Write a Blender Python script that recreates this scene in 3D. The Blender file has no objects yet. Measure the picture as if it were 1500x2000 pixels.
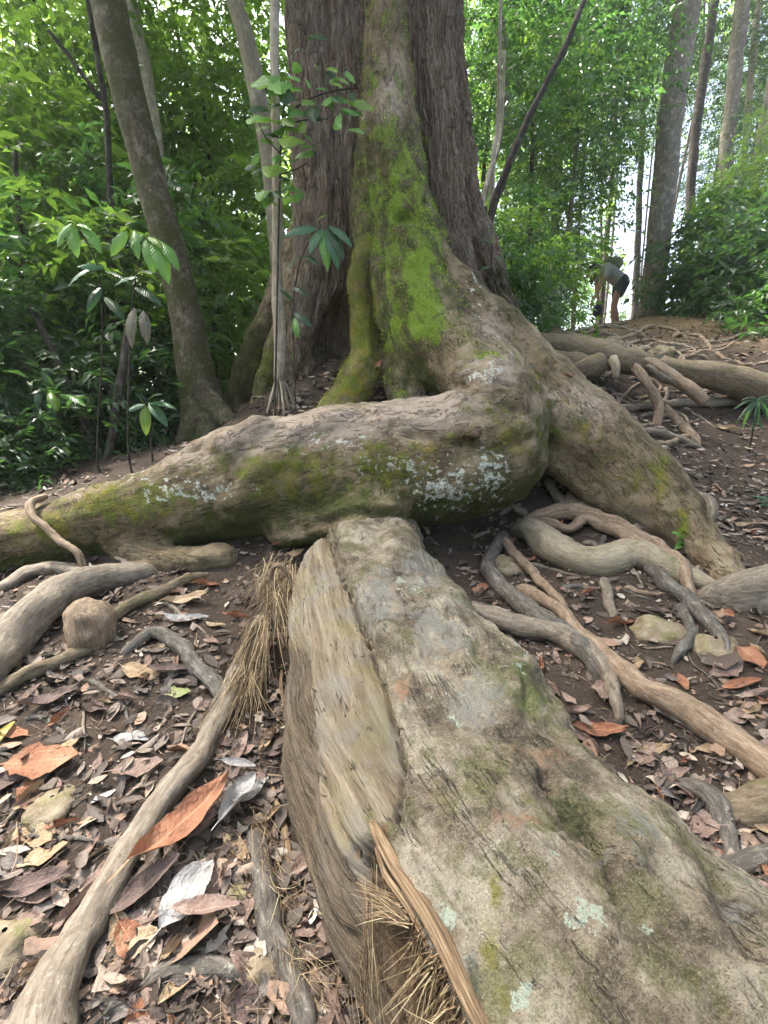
import bpy, bmesh, math, random
import numpy as np
from mathutils import Vector, Matrix
import openvdb

random.seed(7)
RNG = np.random.default_rng(11)
scene = bpy.context.scene
COL = scene.collection

# ------------------------------------------------------------------ camera
CAM = np.array([0.0, 0.0, 1.10])
PITCH = math.radians(14.0)          # looking slightly down
FPX = 950.0                          # focal length in pixels of a 1500 x 2000 frame
camd = bpy.data.cameras.new('camera')
camo = bpy.data.objects.new('camera', camd)
COL.objects.link(camo)
camo.location = CAM
camo.rotation_euler = (math.pi / 2 - PITCH, 0, 0)
camd.sensor_fit = 'VERTICAL'
camd.sensor_height = 24.0
camd.lens = 24.0 * FPX / 2000.0
camd.clip_start = 0.02
camd.clip_end = 900.0
scene.camera = camo
scene.render.resolution_x, scene.render.resolution_y = 768, 1024

# ------------------------------------------------------------------ world, sun, exposure
SUN_ELEV, SUN_AZ = math.radians(62), math.radians(-58)     # sun stands high to the left, beyond the giant tree
world = bpy.data.worlds.new('World')
scene.world = world
world.use_nodes = True
wn = world.node_tree
for n in list(wn.nodes):
    wn.nodes.remove(n)
sky = wn.nodes.new('ShaderNodeTexSky')
sky.sky_type = 'NISHITA'
sky.sun_disc = False
sky.sun_elevation = SUN_ELEV
sky.sun_rotation = SUN_AZ
sky.air_density = 0.45
sky.dust_density = 5.0
sky.ozone_density = 0.6
bg = wn.nodes.new('ShaderNodeBackground')
bg.inputs['Strength'].default_value = 0.15
wo = wn.nodes.new('ShaderNodeOutputWorld')
wn.links.new(sky.outputs[0], bg.inputs[0])
wn.links.new(bg.outputs[0], wo.inputs[0])

sund = bpy.data.lights.new('sun', 'SUN')
sund.energy = 4.8
sund.angle = math.radians(7.0)      # sun through thin high haze
sund.color = (1.0, 0.955, 0.87)
suno = bpy.data.objects.new('sun', sund)
COL.objects.link(suno)
SUNDIR = Vector((math.sin(SUN_AZ) * math.cos(SUN_ELEV), math.cos(SUN_AZ) * math.cos(SUN_ELEV), math.sin(SUN_ELEV)))
suno.rotation_euler = SUNDIR.to_track_quat('Z', 'Y').to_euler()

scene.view_settings.view_transform = 'Standard'
scene.view_settings.look = 'None'
scene.view_settings.exposure = 2.7
scene.view_settings.gamma = 1.0
scene.view_settings.use_curve_mapping = False
cy = scene.cycles
cy.use_denoising = True
cy.denoising_prefilter = 'NONE'
cy.denoising_input_passes = 'RGB_ALBEDO_NORMAL'
cy.max_bounces = 7
cy.diffuse_bounces = 4
cy.glossy_bounces = 2
cy.transmission_bounces = 4
cy.transparent_max_bounces = 8
cy.sample_clamp_indirect = 6.0
cy.caustics_reflective = False
cy.caustics_refractive = False

# ------------------------------------------------------------------ pixel -> place
cp_, sp_ = math.cos(PITCH), math.sin(PITCH)


def ray(px, py):
    u = (1000.0 - py) / FPX
    return np.array([(px - 750.0) / FPX, cp_ + u * sp_, -sp_ + u * cp_])


def P(px, py, Y):
    """the place seen at photo pixel (px, py) that stands Y metres ahead"""
    r = ray(px, py)
    return CAM + r * (Y / r[1])


def project(pts):
    d = np.asarray(pts, float) - CAM
    dep = d[:, 1] * cp_ - d[:, 2] * sp_
    up = d[:, 1] * sp_ + d[:, 2] * cp_
    dep = np.where(np.abs(dep) < 1e-3, 1e-3, dep)
    return 750.0 + FPX * d[:, 0] / dep, 1000.0 - FPX * up / dep, dep


def mpp(px, py, Y):
    """metres per photo pixel at that place"""
    return Y / ray(px, py)[1] / FPX


# ------------------------------------------------------------------ numpy noise
_G = RNG.normal(size=(4096, 3))
_G /= np.linalg.norm(_G, axis=1)[:, None]


def perlin(p):
    p = np.asarray(p, float)
    i = np.floor(p).astype(np.int64)
    f = p - i
    w = f * f * f * (f * (f * 6 - 15) + 10)
    out = np.zeros(len(p))
    for dx in (0, 1):
        for dy in (0, 1):
            for dz in (0, 1):
                h = ((i[:, 0] + dx) * 73856093 ^ (i[:, 1] + dy) * 19349663 ^ (i[:, 2] + dz) * 83492791) & 4095
                g = _G[h]
                v = g[:, 0] * (f[:, 0] - dx) + g[:, 1] * (f[:, 1] - dy) + g[:, 2] * (f[:, 2] - dz)
                v *= np.where(dx, w[:, 0], 1 - w[:, 0]) * np.where(dy, w[:, 1], 1 - w[:, 1]) * np.where(dz, w[:, 2], 1 - w[:, 2])
                out += v
    return out * 1.6


def fbm(p, octv=4, gain=0.5):
    p = np.asarray(p, float)
    o, a = np.zeros(len(p)), 1.0
    for k in range(octv):
        o += a * perlin(p * 2.0 ** k + 17.3 * k)
        a *= gain
    return o


def smooth(a, b, x):
    t = np.clip((x - a) / (b - a), 0, 1)
    return t * t * (3 - 2 * t)


def catmull(pts, step):
    pts = np.asarray(pts, float)
    if len(pts) < 3:
        n = max(2, int(np.linalg.norm(pts[-1, :3] - pts[0, :3]) / step) + 1)
        t = np.linspace(0, 1, n)[:, None]
        return pts[0] * (1 - t) + pts[-1] * t
    q = np.vstack([2 * pts[0] - pts[1], pts, 2 * pts[-1] - pts[-2]])
    out = []
    for i in range(1, len(q) - 2):
        a, b, c, d = q[i - 1], q[i], q[i + 1], q[i + 2]
        n = max(2, int(np.linalg.norm(c[:3] - b[:3]) / step) + 1)
        t = np.linspace(0, 1, n, endpoint=False)[:, None]
        out.append(0.5 * (2 * b + (c - a) * t + (2 * a - 5 * b + 4 * c - d) * t ** 2 + (3 * b - a - 3 * c + d) * t ** 3))
    out.append(pts[-1:])
    o = np.vstack(out)
    if o.shape[1] > 3:
        o[:, 3] = np.maximum(o[:, 3], 1e-4)
    return o


def polydist(x, y, poly):
    """pixel distance to a polyline, and which side (+ right of its direction going down)"""
    x, y = np.asarray(x, float), np.asarray(y, float)
    best = np.full(len(x), 1e9)
    side = np.zeros(len(x))
    tt = np.zeros(len(x))
    L = 0.0
    for (ax, ay), (bx, by) in zip(poly[:-1], poly[1:]):
        dx, dy = bx - ax, by - ay
        l2 = dx * dx + dy * dy
        t = np.clip(((x - ax) * dx + (y - ay) * dy) / l2, 0, 1)
        ex, ey = x - ax - t * dx, y - ay - t * dy
        d = np.hypot(ex, ey)
        m = d < best
        best = np.where(m, d, best)
        side = np.where(m, np.sign(dy * ex - dx * ey), side)
        tt = np.where(m, L + t * math.sqrt(l2), tt)
        L += math.sqrt(l2)
    return best, side, tt / L


# ------------------------------------------------------------------ object helpers
def mesh_from(name, verts, faces, attrs=None, smooth_shade=True):
    """faces: (n,4) or (n,3) array, or list of such arrays"""
    me = bpy.data.meshes.new(name)
    verts = np.ascontiguousarray(verts, np.float32)
    fl = faces if isinstance(faces, list) else [faces]
    fl = [np.ascontiguousarray(f, np.int32) for f in fl if len(f)]
    me.vertices.add(len(verts))
    me.vertices.foreach_set('co', verts.ravel())
    loops = np.concatenate([f.ravel() for f in fl])
    tot = np.concatenate([np.full(len(f), f.shape[1], np.int32) for f in fl])
    start = np.concatenate([[0], np.cumsum(tot)[:-1]]).astype(np.int32)
    me.loops.add(len(loops))
    me.loops.foreach_set('vertex_index', loops)
    me.polygons.add(len(tot))
    me.polygons.foreach_set('loop_start', start)
    me.polygons.foreach_set('loop_total', tot)
    me.polygons.foreach_set('use_smooth', np.full(len(tot), smooth_shade, bool))
    for k, v in (attrs or {}).items():
        v = np.ascontiguousarray(v, np.float32)
        if v.ndim == 1:
            a = me.attributes.new(k, 'FLOAT', 'POINT')
            a.data.foreach_set('value', v)
        else:
            a = me.attributes.new(k, 'FLOAT_VECTOR', 'POINT')
            a.data.foreach_set('vector', v.ravel())
    me.update(calc_edges=True)
    return me


def link(name, data, mat=None, parent=None, loc=None, label=None, cat=None, group=None, kind=None):
    o = bpy.data.objects.new(name, data)
    COL.objects.link(o)
    if mat is not None and data is not None and not data.materials:
        data.materials.append(mat)
    if parent is not None:
        o.parent = parent
    if loc is not None:
        o.location = loc
    tag(o, label, cat, group, kind)
    return o


def tag(o, label=None, cat=None, group=None, kind=None):
    if label: o['label'] = label
    if cat: o['category'] = cat
    if group: o['group'] = group
    if kind: o['kind'] = kind
    return o


def recenter(me, c):
    n = len(me.vertices)
    a = np.empty(n * 3, np.float32)
    me.vertices.foreach_get('co', a)
    a = a.reshape(-1, 3) - np.asarray(c, np.float32)
    me.vertices.foreach_set('co', a.ravel())
    me.update()


def frames(c):
    """parallel-transported frames along a polyline"""
    t = np.gradient(c, axis=0)
    t /= np.linalg.norm(t, axis=1)[:, None] + 1e-9
    ref = np.array([0, 0, 1.0]) if abs(t[0, 2]) < 0.8 else np.array([0, 1.0, 0])
    u = np.zeros_like(c)
    v = ref - t[0] * t[0].dot(ref)
    for i in range(len(c)):
        v = v - t[i] * t[i].dot(v)
        v /= np.linalg.norm(v) + 1e-9
        u[i] = v
    return t, u, np.cross(t, u)


def tube(pts, seg=12, step=None, rough=0.12, freq=1.0, seed=0, ell=1.0, cap=True, lobes=0.0):
    """a root or stem: tapering, knotted tube through pts (x,y,z,r); returns verts, faces, rc"""
    pts = np.asarray(pts, float)
    rm = pts[:, 3].mean()
    c = catmull(pts, step or max(rm * 0.5, 0.006))
    t, u, w = frames(c[:, :3])
    n = len(c)
    s = np.concatenate([[0], np.cumsum(np.linalg.norm(np.diff(c[:, :3], axis=0), axis=1))])
    a = np.linspace(0, 2 * np.pi, seg, endpoint=False)
    ca, sa = np.cos(a)[None, :, None], np.sin(a)[None, :, None]
    dirs = u[:, None, :] * ca * ell + w[:, None, :] * sa
    r = c[:, 3][:, None] * np.ones((1, seg))
    q = np.stack([np.repeat(s[:, None], seg, 1) * 0.35 / rm * freq, ca[..., 0] * 1.1 + 0 * r + seed * 3.1, sa[..., 0] * 1.1 + 0 * r + seed], -1).reshape(-1, 3)
    q2 = q * np.array([2.6, 1.9, 1.9]) + 9.1
    d = (perlin(q) + 0.5 * perlin(q2)).reshape(n, seg)
    r = r * (1 + rough * d)
    if lobes:
        r = r * (1 + lobes * np.cos(3 * a + 1.3 * seed)[None, :])
    wob = np.stack([perlin(np.stack([s / rm * 0.16 * freq, 0 * s + seed * 7.7, 0 * s + k * 5.5], -1)) for k in range(2)], -1) * rm * rough * 2.5
    ctr = c[:, :3] + u * wob[:, :1] + w * wob[:, 1:]
    v = ctr[:, None, :] + dirs * r[..., None]
    rc = np.stack([ca[..., 0] * r, sa[..., 0] * r, np.repeat(s[:, None], seg, 1)], -1)
    v, rc = v.reshape(-1, 3), rc.reshape(-1, 3)
    i = np.arange(n - 1)[:, None] * seg
    j = np.arange(seg)[None, :]
    j2 = (j + 1) % seg
    f = np.stack([i + j, i + j2, i + seg + j2, i + seg + j], -1).reshape(-1, 4)
    fs = [f]
    if cap:
        k = len(v)
        e0, e1 = ctr[0] - t[0] * c[0, 3] * 0.5, ctr[-1] + t[-1] * c[-1, 3] * 0.5
        v = np.vstack([v, e0, e1])
        rc = np.vstack([rc, [0, 0, 0], [0, 0, s[-1]]])
        jj = np.arange(seg)
        fs.append(np.stack([np.full(seg, k), (jj + 1) % seg, jj], -1))
        b = (n - 1) * seg
        fs.append(np.stack([np.full(seg, k + 1), b + jj, b + (jj + 1) % seg], -1))
    return v, fs, rc


def join_geo(parts):
    """[(verts, faces-list, {attr})] -> one verts, faces list by size, attrs"""
    V, F, A, off = [], {}, {}, 0
    for v, fl, at in parts:
        for f in (fl if isinstance(fl, list) else [fl]):
            F.setdefault(f.shape[1], []).append(f + off)
        for k, x in at.items():
            A.setdefault(k, []).append(x)
        V.append(v)
        off += len(v)
    return np.vstack(V), [np.vstack(x) for x in F.values()], {k: np.concatenate(x) for k, x in A.items()}
# ------------------------------------------------------------------ material helpers
class Mat:
    def __init__(self, name):
        self.m = bpy.data.materials.new(name)
        self.m.use_nodes = True
        self.nt = self.m.node_tree
        self.nt.nodes.clear()
        self.out = self.nt.nodes.new('ShaderNodeOutputMaterial')

    def put(self, sock, v):
        if isinstance(v, bpy.types.NodeSocket):
            self.nt.links.new(v, sock)
        elif v is not None:
            if hasattr(sock.default_value, '__len__'):
                v = tuple(v) if hasattr(v, '__len__') else (v,) * len(sock.default_value)
                if len(sock.default_value) == 4 and len(v) == 3:
                    v = v + (1.0,)
            sock.default_value = v

    def n(self, typ, ins=None, out=0, **at):
        nd = self.nt.nodes.new('ShaderNode' + typ)
        for k, v in at.items():
            setattr(nd, k, v)
        for k, v in (ins or {}).items():
            self.put(nd.inputs[k], v)
        return nd.outputs[out]

    def attr(self, name, vec=False):
        return self.n('Attribute', out=1 if vec else 2, attribute_name=name)

    def pos(self):
        return self.n('NewGeometry', out=0)

    def objco(self):
        return self.n('TexCoord', out=3)

    def island(self):
        nd = self.nt.nodes.new('ShaderNodeNewGeometry')
        return nd.outputs['Random Per Island']

    def objrand(self):
        return self.n('ObjectInfo', out='Random')

    def noise(self, vec, scale=5, detail=5, rough=0.6, dist=0.0, out=0):
        return self.n('TexNoise', {'Vector': vec, 'Scale': scale, 'Detail': detail, 'Roughness': rough, 'Distortion': dist}, out)

    def vor(self, vec, scale=5, feature='F1', out=0, rnd=1.0):
        return self.n('TexVoronoi', {'Vector': vec, 'Scale': scale, 'Randomness': rnd}, out, feature=feature)

    def sc(self, vec, s):
        return self.n('Vector' + 'Math', {0: vec, 1: s}, operation='MULTIPLY')

    def add(self, vec, s):
        return self.n('VectorMath', {0: vec, 1: s}, operation='ADD')

    def ma(self, op, a, b=0.0, clamp=False):
        return self.n('Math', {0: a, 1: b}, operation=op, use_clamp=clamp)

    def rng(self, v, a, b, c=0.0, d=1.0):
        return self.n('MapRange', {'Value': v, 'From Min': a, 'From Max': b, 'To Min': c, 'To Max': d}, clamp=True)

    def ramp(self, fac, stops):
        nd = self.nt.nodes.new('ShaderNodeValToRGB')
        e = nd.color_ramp.elements
        while len(e) < len(stops):
            e.new(0.5)
        for el, (p, c) in zip(e, stops):
            el.position = p
            el.color = tuple(c) + (1.0,)
        self.put(nd.inputs[0], fac)
        return nd.outputs[0]

    def mix(self, fac, a, b, mode='MIX'):
        nd = self.nt.nodes.new('ShaderNodeMix')
        nd.data_type = 'RGBA'
        nd.blend_type = mode
        self.put(nd.inputs[0], fac)
        self.put(nd.inputs[6], a)
        self.put(nd.inputs[7], b)
        return nd.outputs[2]

    def bump(self, h, strength=0.5, dist=0.01, normal=None):
        ins = {'Height': h, 'Strength': strength, 'Distance': dist}
        if normal is not None:
            ins['Normal'] = normal
        return self.n('Bump', ins)

    def bsdf(self, color, rough=0.8, normal=None, spec=0.3, sheen=None):
        ins = {'Base Color': color, 'Roughness': rough, 'Specular IOR Level': spec}
        if normal is not None:
            ins['Normal'] = normal
        if sheen:
            ins['Sheen Weight'] = sheen
        return self.n('BsdfPrincipled', ins)

    def done(self, shader):
        self.nt.links.new(shader, self.out.inputs[0])
        return self.m


def clay():
    M = Mat('clay')
    return M.done(M.bsdf((0.4, 0.36, 0.3)))
# ------------------------------------------------------------------ the lie of the land
_tp = []
for px, py, z in [(-300, 2000, 0), (0, 2000, 0), (300, 2000, 0), (600, 2000, -.02), (0, 1700, .03), (300, 1700, .03), (500, 1700, .0), (-300, 1500, .08),
                  (0, 1450, .1), (250, 1450, .1), (500, 1400, .06), (0, 1300, .14), (300, 1250, .17), (450, 1250, .15), (300, 1130, .24), (100, 1150, .2),
                  (480, 1110, .24), (-200, 1200, .14),
                  (950, 1100, .19), (900, 1150, .14), (1100, 1200, .15), (1100, 1400, .08), (1300, 1400, .1), (1480, 1400, .12), (1300, 1250, .16),
                  (1480, 1250, .18), (1200, 1100, .25), (1000, 1050, .24), (1250, 1080, .28), (1480, 1700, .05), (1480, 1550, .08), (1700, 1500, .1)]:
    r = ray(px, py)
    t = (z - CAM[2]) / r[2]
    _tp.append(CAM + r * t)
for px, py, Y in [(1110, 965, 3.0), (1400, 950, 3.6), (1300, 850, 4.4), (1480, 900, 4.2), (1150, 775, 4.75), (1400, 800, 5.0), (1300, 790, 5.0),
                  (1220, 690, 5.5), (1100, 690, 5.2), (1450, 705, 5.9), (1250, 640, 8.0), (1100, 660, 7.2), (1420, 630, 8.0), (1180, 634, 10.6), (1260, 618, 10.6), (1330, 602, 10.6),
                  (1060, 655, 9.5),
                  (620, 745, 3.9), (770, 750, 3.6), (665, 695, 4.3), (560, 785, 3.9), (440, 810, 4.6), (380, 858, 4.4), (240, 905, 3.6), (100, 965, 3.0),
                  (200, 860, 6), (0, 860, 6), (0, 905, 4.2), (-300, 880, 5), (0, 825, 12), (350, 815, 11), (900, 700, 5.5), (560, 740, 5.6)]:
    _tp.append(P(px, py, Y))
_tp += [np.array(q, float) for q in [(-9, 4, .3), (-22, 20, -.3), (0, 22, .7), (9, 25, 1.2), (9, 5, 1.7), (5, 2.2, .5), (-5, 1, .05), (4, -2, .1), (-4, -2, -.1),
                                     (0, -5, 0), (25, 18, 1.4), (0, 60, -1), (-60, 60, -2), (60, 60, -1), (60, 0, 1), (-60, 0, -1), (0, -60, -1), (3, 14, 1.8),
                                     (6.5, 14, 2.3), (8, 9, 2.5), (6, 20, 1.0), (9, 12, 2.6), (-4, 9, .6)]]
_tp = np.array(_tp)
_d = np.linalg.norm(_tp[:, None, :2] - _tp[None, :, :2], axis=2)
_wt = np.linalg.solve(np.block([[-_d - 0.02 * np.eye(len(_tp)), np.ones((len(_tp), 1))], [np.ones((1, len(_tp))), np.zeros((1, 1))]]), np.append(_tp[:, 2], 0))


def ground_z(x, y, detail=True):
    x, y = np.atleast_1d(np.asarray(x, float)), np.atleast_1d(np.asarray(y, float))
    out = np.empty(len(x))
    for k in range(0, len(x), 20000):
        s = slice(k, k + 20000)
        dd = np.sqrt((x[s, None] - _tp[None, :, 0]) ** 2 + (y[s, None] - _tp[None, :, 1]) ** 2 + 0.01)
        out[s] = -(dd @ _wt[:-1]) + _wt[-1]
    if detail:
        q = np.stack([x, y, 0 * x], -1)
        near = np.exp(-np.hypot(x, y) / 14)
        out += fbm(q * 1.7, 3) * 0.03 + fbm(q * 7 + 3, 3) * 0.012 * near + fbm(q * 24 + 5, 2) * 0.004 * near
    return out


def hit(px, py, lift=0.0):
    """where the line of sight through a photo pixel meets the ground (lifted by lift)"""
    r = ray(px, py)
    ts = np.concatenate([np.linspace(0.3, 4, 260), np.linspace(4.02, 30, 500)])
    p = CAM + r * ts[:, None]
    g = p[:, 2] - ground_z(p[:, 0], p[:, 1]) - lift
    k = np.argmax(g < 0)
    if g[k] >= 0:
        k = len(ts) - 1
    if k:
        a, b = g[k - 1], g[k]
        t = ts[k - 1] + (ts[k] - ts[k - 1]) * a / (a - b)
    else:
        t = ts[0]
    return CAM + r * t


def axis(lo, hi, step, far_lo, far_hi, grow=1.09):
    mid = list(np.arange(lo, hi, step))
    up, d = [], step
    while (up or mid)[-1] < far_hi:
        d *= grow
        up.append((up or mid)[-1] + d)
    dn, d = [], step
    while (dn or mid[:1])[-1] > far_lo:
        d *= grow
        dn.append((dn or mid[:1])[-1] - d)
    return np.array(dn[::-1] + mid + up)


gx, gy = axis(-2.6, 3.4, 0.028, -160, 160), axis(0.2, 5.6, 0.028, -60, 260)
GX, GY = np.meshgrid(gx, gy)
gv = np.stack([GX.ravel(), GY.ravel(), ground_z(GX.ravel(), GY.ravel())], -1)
nx, ny = len(gx), len(gy)
i = (np.arange(ny - 1)[:, None] * nx + np.arange(nx - 1)[None, :]).ravel()
gf = np.stack([i, i + 1, i + nx + 1, i + nx], -1)

M = Mat('forest_soil')
p = M.pos()
n1 = M.noise(p, 3.0, 6, 0.65)
n2 = M.noise(p, 26, 6, 0.7)
n3 = M.noise(p, 140, 4, 0.7)
c = M.ramp(n1, [(0.3, (.034, .025, .020)), (0.5, (.062, .045, .035)), (0.68, (.105, .075, .056))])
c = M.mix(M.rng(n2, .45, .7), c, (.06, .045, .038))
c = M.mix(M.rng(n3, .52, .75, 0, .7), c, (.15, .118, .095))
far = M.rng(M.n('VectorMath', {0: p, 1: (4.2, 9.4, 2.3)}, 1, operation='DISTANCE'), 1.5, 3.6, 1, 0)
c = M.mix(M.ma('MULTIPLY', far, M.rng(n2, .38, .62)), c, (.30, .20, .10))  # ochre clay at the crest, lightened to paint in its sunlit patch
h = M.ma('ADD', M.ma('MULTIPLY', n2, 1.0), M.ma('MULTIPLY', n3, .5))
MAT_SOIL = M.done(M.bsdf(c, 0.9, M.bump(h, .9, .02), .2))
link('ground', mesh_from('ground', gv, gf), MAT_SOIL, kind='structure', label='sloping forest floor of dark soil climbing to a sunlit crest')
# ------------------------------------------------------------------ the giant tree: one blended surface for trunk and great roots
def CH(*pts):
    return np.array([list(P(a, b, Y)) + [r] for a, b, Y, r in pts])


chains = {}          # name -> (points, part, k, stretch z)
def chain(name, part, k, pts, zs=1.0):
    chains[name] = (catmull(pts, 0.05), part, k, zs)


chain('core', 'trunk', .10, CH((722, -420, 4.85, .50), (722, 0, 4.85, .55), (728, 300, 4.85, .60), (735, 520, 4.85, .66), (735, 700, 4.85, .74), (735, 800, 4.85, .8)))
chain('lobeL', 'trunk', .06, CH((622, -420, 4.55, .22), (624, 0, 4.52, .25), (634, 250, 4.5, .26), (640, 430, 4.45, .26), (632, 560, 4.4, .26), (618, 680, 4.4, .24), (606, 760, 4.4, .2)))
chain('lobeL2', 'trunk', .05, CH((668, -420, 4.38, .13), (672, 0, 4.36, .13), (678, 250, 4.34, .14), (680, 430, 4.35, .12), (676, 560, 4.38, .11), (668, 640, 4.42, .08)))
chain('lobeR', 'trunk', .06, CH((838, -420, 4.6, .16), (838, 0, 4.55, .17), (850, 250, 4.5, .18), (866, 420, 4.45, .18), (892, 540, 4.4, .19), (940, 640, 4.4, .18)))
chain('lobeR2', 'trunk', .06, CH((862, -420, 4.75, .15), (866, 0, 4.75, .15), (880, 250, 4.7, .16), (898, 400, 4.7, .18), (930, 500, 4.7, .19), (975, 600, 4.7, .15), (1030, 685, 4.6, .11), (1055, 735, 4.5, .09)))
chain('footL', 'buttress', .10, CH((600, 480, 4.9, .2), (545, 600, 4.95, .16), (500, 690, 4.95, .14), (465, 780, 4.9, .13), (450, 840, 4.85, .12)), 1.2)
chain('footL2', 'buttress', .08, CH((590, 560, 4.75, .18), (545, 670, 4.6, .11), (515, 760, 4.5, .09), (500, 820, 4.4, .08)))
chain('ridge', 'ridge', .12, CH((752, -420, 4.38, .10), (754, 0, 4.28, .13), (762, 180, 4.16, .17), (768, 300, 4.05, .20), (778, 400, 3.95, .24), (800, 500, 3.78, .27), (818, 590, 3.6, .29), (850, 660, 3.4, .27)))
chain('ridgeL', 'ridge', .07, CH((748, 120, 4.22, .10), (736, 250, 4.12, .12), (726, 350, 4.02, .13), (718, 430, 3.9, .12), (716, 490, 3.8, .09)))
chain('ridgeM', 'ridge', .07, CH((770, 470, 3.75, .12), (762, 560, 3.6, .13), (770, 660, 3.5, .14), (790, 740, 3.4, .14), (800, 800, 3.3, .12)))
chain('yellow', 'yellow', .035, CH((728, 440, 3.88, .07), (706, 500, 3.72, .068), (697, 560, 3.66, .07), (708, 630, 3.6, .092), (714, 690, 3.5, .108), (700, 740, 3.38, .12), (665, 790, 3.25, .11), (640, 820, 3.15, .1)))
chain('rimR', 'right', .05, CH((790, 290, 4.05, .08), (812, 370, 3.9, .075), (828, 450, 3.75, .085), (860, 520, 3.6, .11), (905, 580, 3.5, .14), (965, 650, 3.4, .18)))
chain('right', 'right', .06, CH((965, 650, 3.4, .17), (1040, 740, 3.25, .22), (1115, 822, 3.1, .25), (1185, 890, 2.95, .24), (1252, 948, 2.82, .21), (1312, 1004, 2.66, .165), (1365, 1068, 2.42, .11), (1425, 1132, 2.14, .08), (1475, 1195, 1.96, .06)))
chain('rightB', 'right', .06, CH((1210, 845, 3.05, .11), (1290, 920, 2.9, .10), (1348, 995, 2.66, .075), (1400, 1065, 2.45, .06), (1470, 1140, 2.3, .05)))
chain('rightC', 'right', .05, CH((1080, 900, 2.98, .1), (1160, 950, 2.85, .1), (1240, 1000, 2.75, .1), (1300, 1050, 2.66, .07)))
chain('elbow', 'cross', .08, CH((850, 660, 3.4, .25), (915, 715, 3.2, .26), (960, 770, 3.05, .27), (975, 850, 2.9, .29), (930, 890, 2.8, .31), (850, 905, 2.76, .33)))
chain('cross', 'cross', .14, CH((935, 885, 2.82, .31), (850, 902, 2.76, .325), (740, 905, 2.76, .335), (640, 915, 2.76, .335), (540, 932, 2.72, .325), (440, 962, 2.66, .29), (340, 990, 2.58, .245), (220, 1015, 2.5, .205), (100, 1045, 2.42, .175), (-40, 1070, 2.34, .155), (-200, 1110, 2.26, .13), (-400, 1180, 2.2, .1)))
chain('crossT', 'cross', .08, CH((990, 800, 2.84, .16), (930, 800, 2.72, .12), (850, 818, 2.62, .09), (740, 830, 2.6, .08), (620, 838, 2.6, .08), (500, 860, 2.6, .07), (420, 880, 2.6, .07), (330, 925, 2.55, .05)))
chain('crossB', 'cross', .06, CH((1010, 900, 2.7, .13), (940, 925, 2.56, .14), (860, 945, 2.52, .13), (760, 960, 2.52, .1), (660, 985, 2.5, .08)))
chain('knob', 'cross', .05, CH((905, 742, 2.95, .10), (960, 738, 2.85, .13), (1010, 765, 2.85, .11)))
chain('knob2', 'cross', .03, CH((925, 858, 2.45, .02), (926, 848, 2.43, .035)))
chain('bump', 'cross', .10, CH((440, 866, 2.52, .05), (500, 838, 2.55, .06)))
chain('neck', 'cross', .10, CH((760, 960, 2.6, .14), (735, 1015, 2.42, .15), (700, 1060, 2.3, .14)))
chain('neckL', 'cross', .08, CH((560, 1040, 2.5, .10), (620, 1030, 2.42, .08), (690, 1010, 2.4, .08)))
chain('lipL', 'cross', .08, CH((240, 1085, 2.35, .06), (340, 1100, 2.3, .08), (430, 1090, 2.34, .08)))

holes = [(CH((672, 610, 4.22, .14), (662, 675, 4.15, .23), (655, 690, 4.0, .20)), .05),
         (CH((795, 405, 3.58, .05), (790, 425, 3.6, .06)), .03), (CH((742, 520, 3.68, .05), (740, 640, 3.5, .055), (752, 720, 3.3, .06)), .03),
         (CH((700, 350, 4.1, .03), (694, 480, 4.05, .04), (690, 600, 4.0, .05)), .03),
         (CH((930, 885, 2.42, .025), (830, 890, 2.36, .03), (740, 885, 2.38, .03)), .05), (CH((560, 935, 2.33, .03), (700, 925, 2.36, .04)), .06)]

RES = 0.0165
LO = np.array([-2.75, 1.85, -0.15])
HI = np.array([2.35, 5.85, 4.75])
SH = np.ceil((HI - LO) / RES).astype(int)
D = np.full(SH, 0.5, np.float32)


def field(c, marg, zs=1.0):
    lo = np.maximum(((c[:, :3] - c[:, 3:4] * max(zs, 1) - marg).min(0) - LO) / RES, 0).astype(int)
    hi = np.minimum(((c[:, :3] + c[:, 3:4] * max(zs, 1) + marg).max(0) - LO) / RES + 2, SH).astype(int)
    if (hi <= lo).any():
        return None, None
    F = np.full(hi - lo, 0.5, np.float32)
    for a, b in zip(c[:-1], c[1:]):
        rr = max(a[3], b[3]) * max(zs, 1) + marg
        l2 = np.clip(((np.minimum(a[:3], b[:3]) - rr - LO) / RES).astype(int), lo, hi)
        h2 = np.clip(((np.maximum(a[:3], b[:3]) + rr - LO) / RES).astype(int) + 2, lo, hi)
        if (h2 <= l2).any():
            continue
        X = (LO[0] + RES * np.arange(l2[0], h2[0], dtype=np.float32))[:, None, None]
        Y = (LO[1] + RES * np.arange(l2[1], h2[1], dtype=np.float32))[None, :, None]
        Z = (LO[2] + RES * np.arange(l2[2], h2[2], dtype=np.float32))[None, None, :]
        a32, ab = a.astype(np.float32), (b - a).astype(np.float32)
        L2 = float((ab[:3] ** 2).sum()) + 1e-9
        dx, dy, dz = X - a32[0], Y - a32[1], Z - a32[2]
        t = np.clip((dx * ab[0] + dy * ab[1] + dz * ab[2]) / L2, 0, 1)
        d = np.sqrt((dx - t * ab[0]) ** 2 + (dy - t * ab[1]) ** 2 + ((dz - t * ab[2]) / zs) ** 2) - (a32[3] + t * ab[3])
        s = tuple(slice(l2[q] - lo[q], h2[q] - lo[q]) for q in range(3))
        np.minimum(F[s], d, out=F[s])
    return tuple(slice(lo[q], hi[q]) for q in range(3)), F


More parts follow.
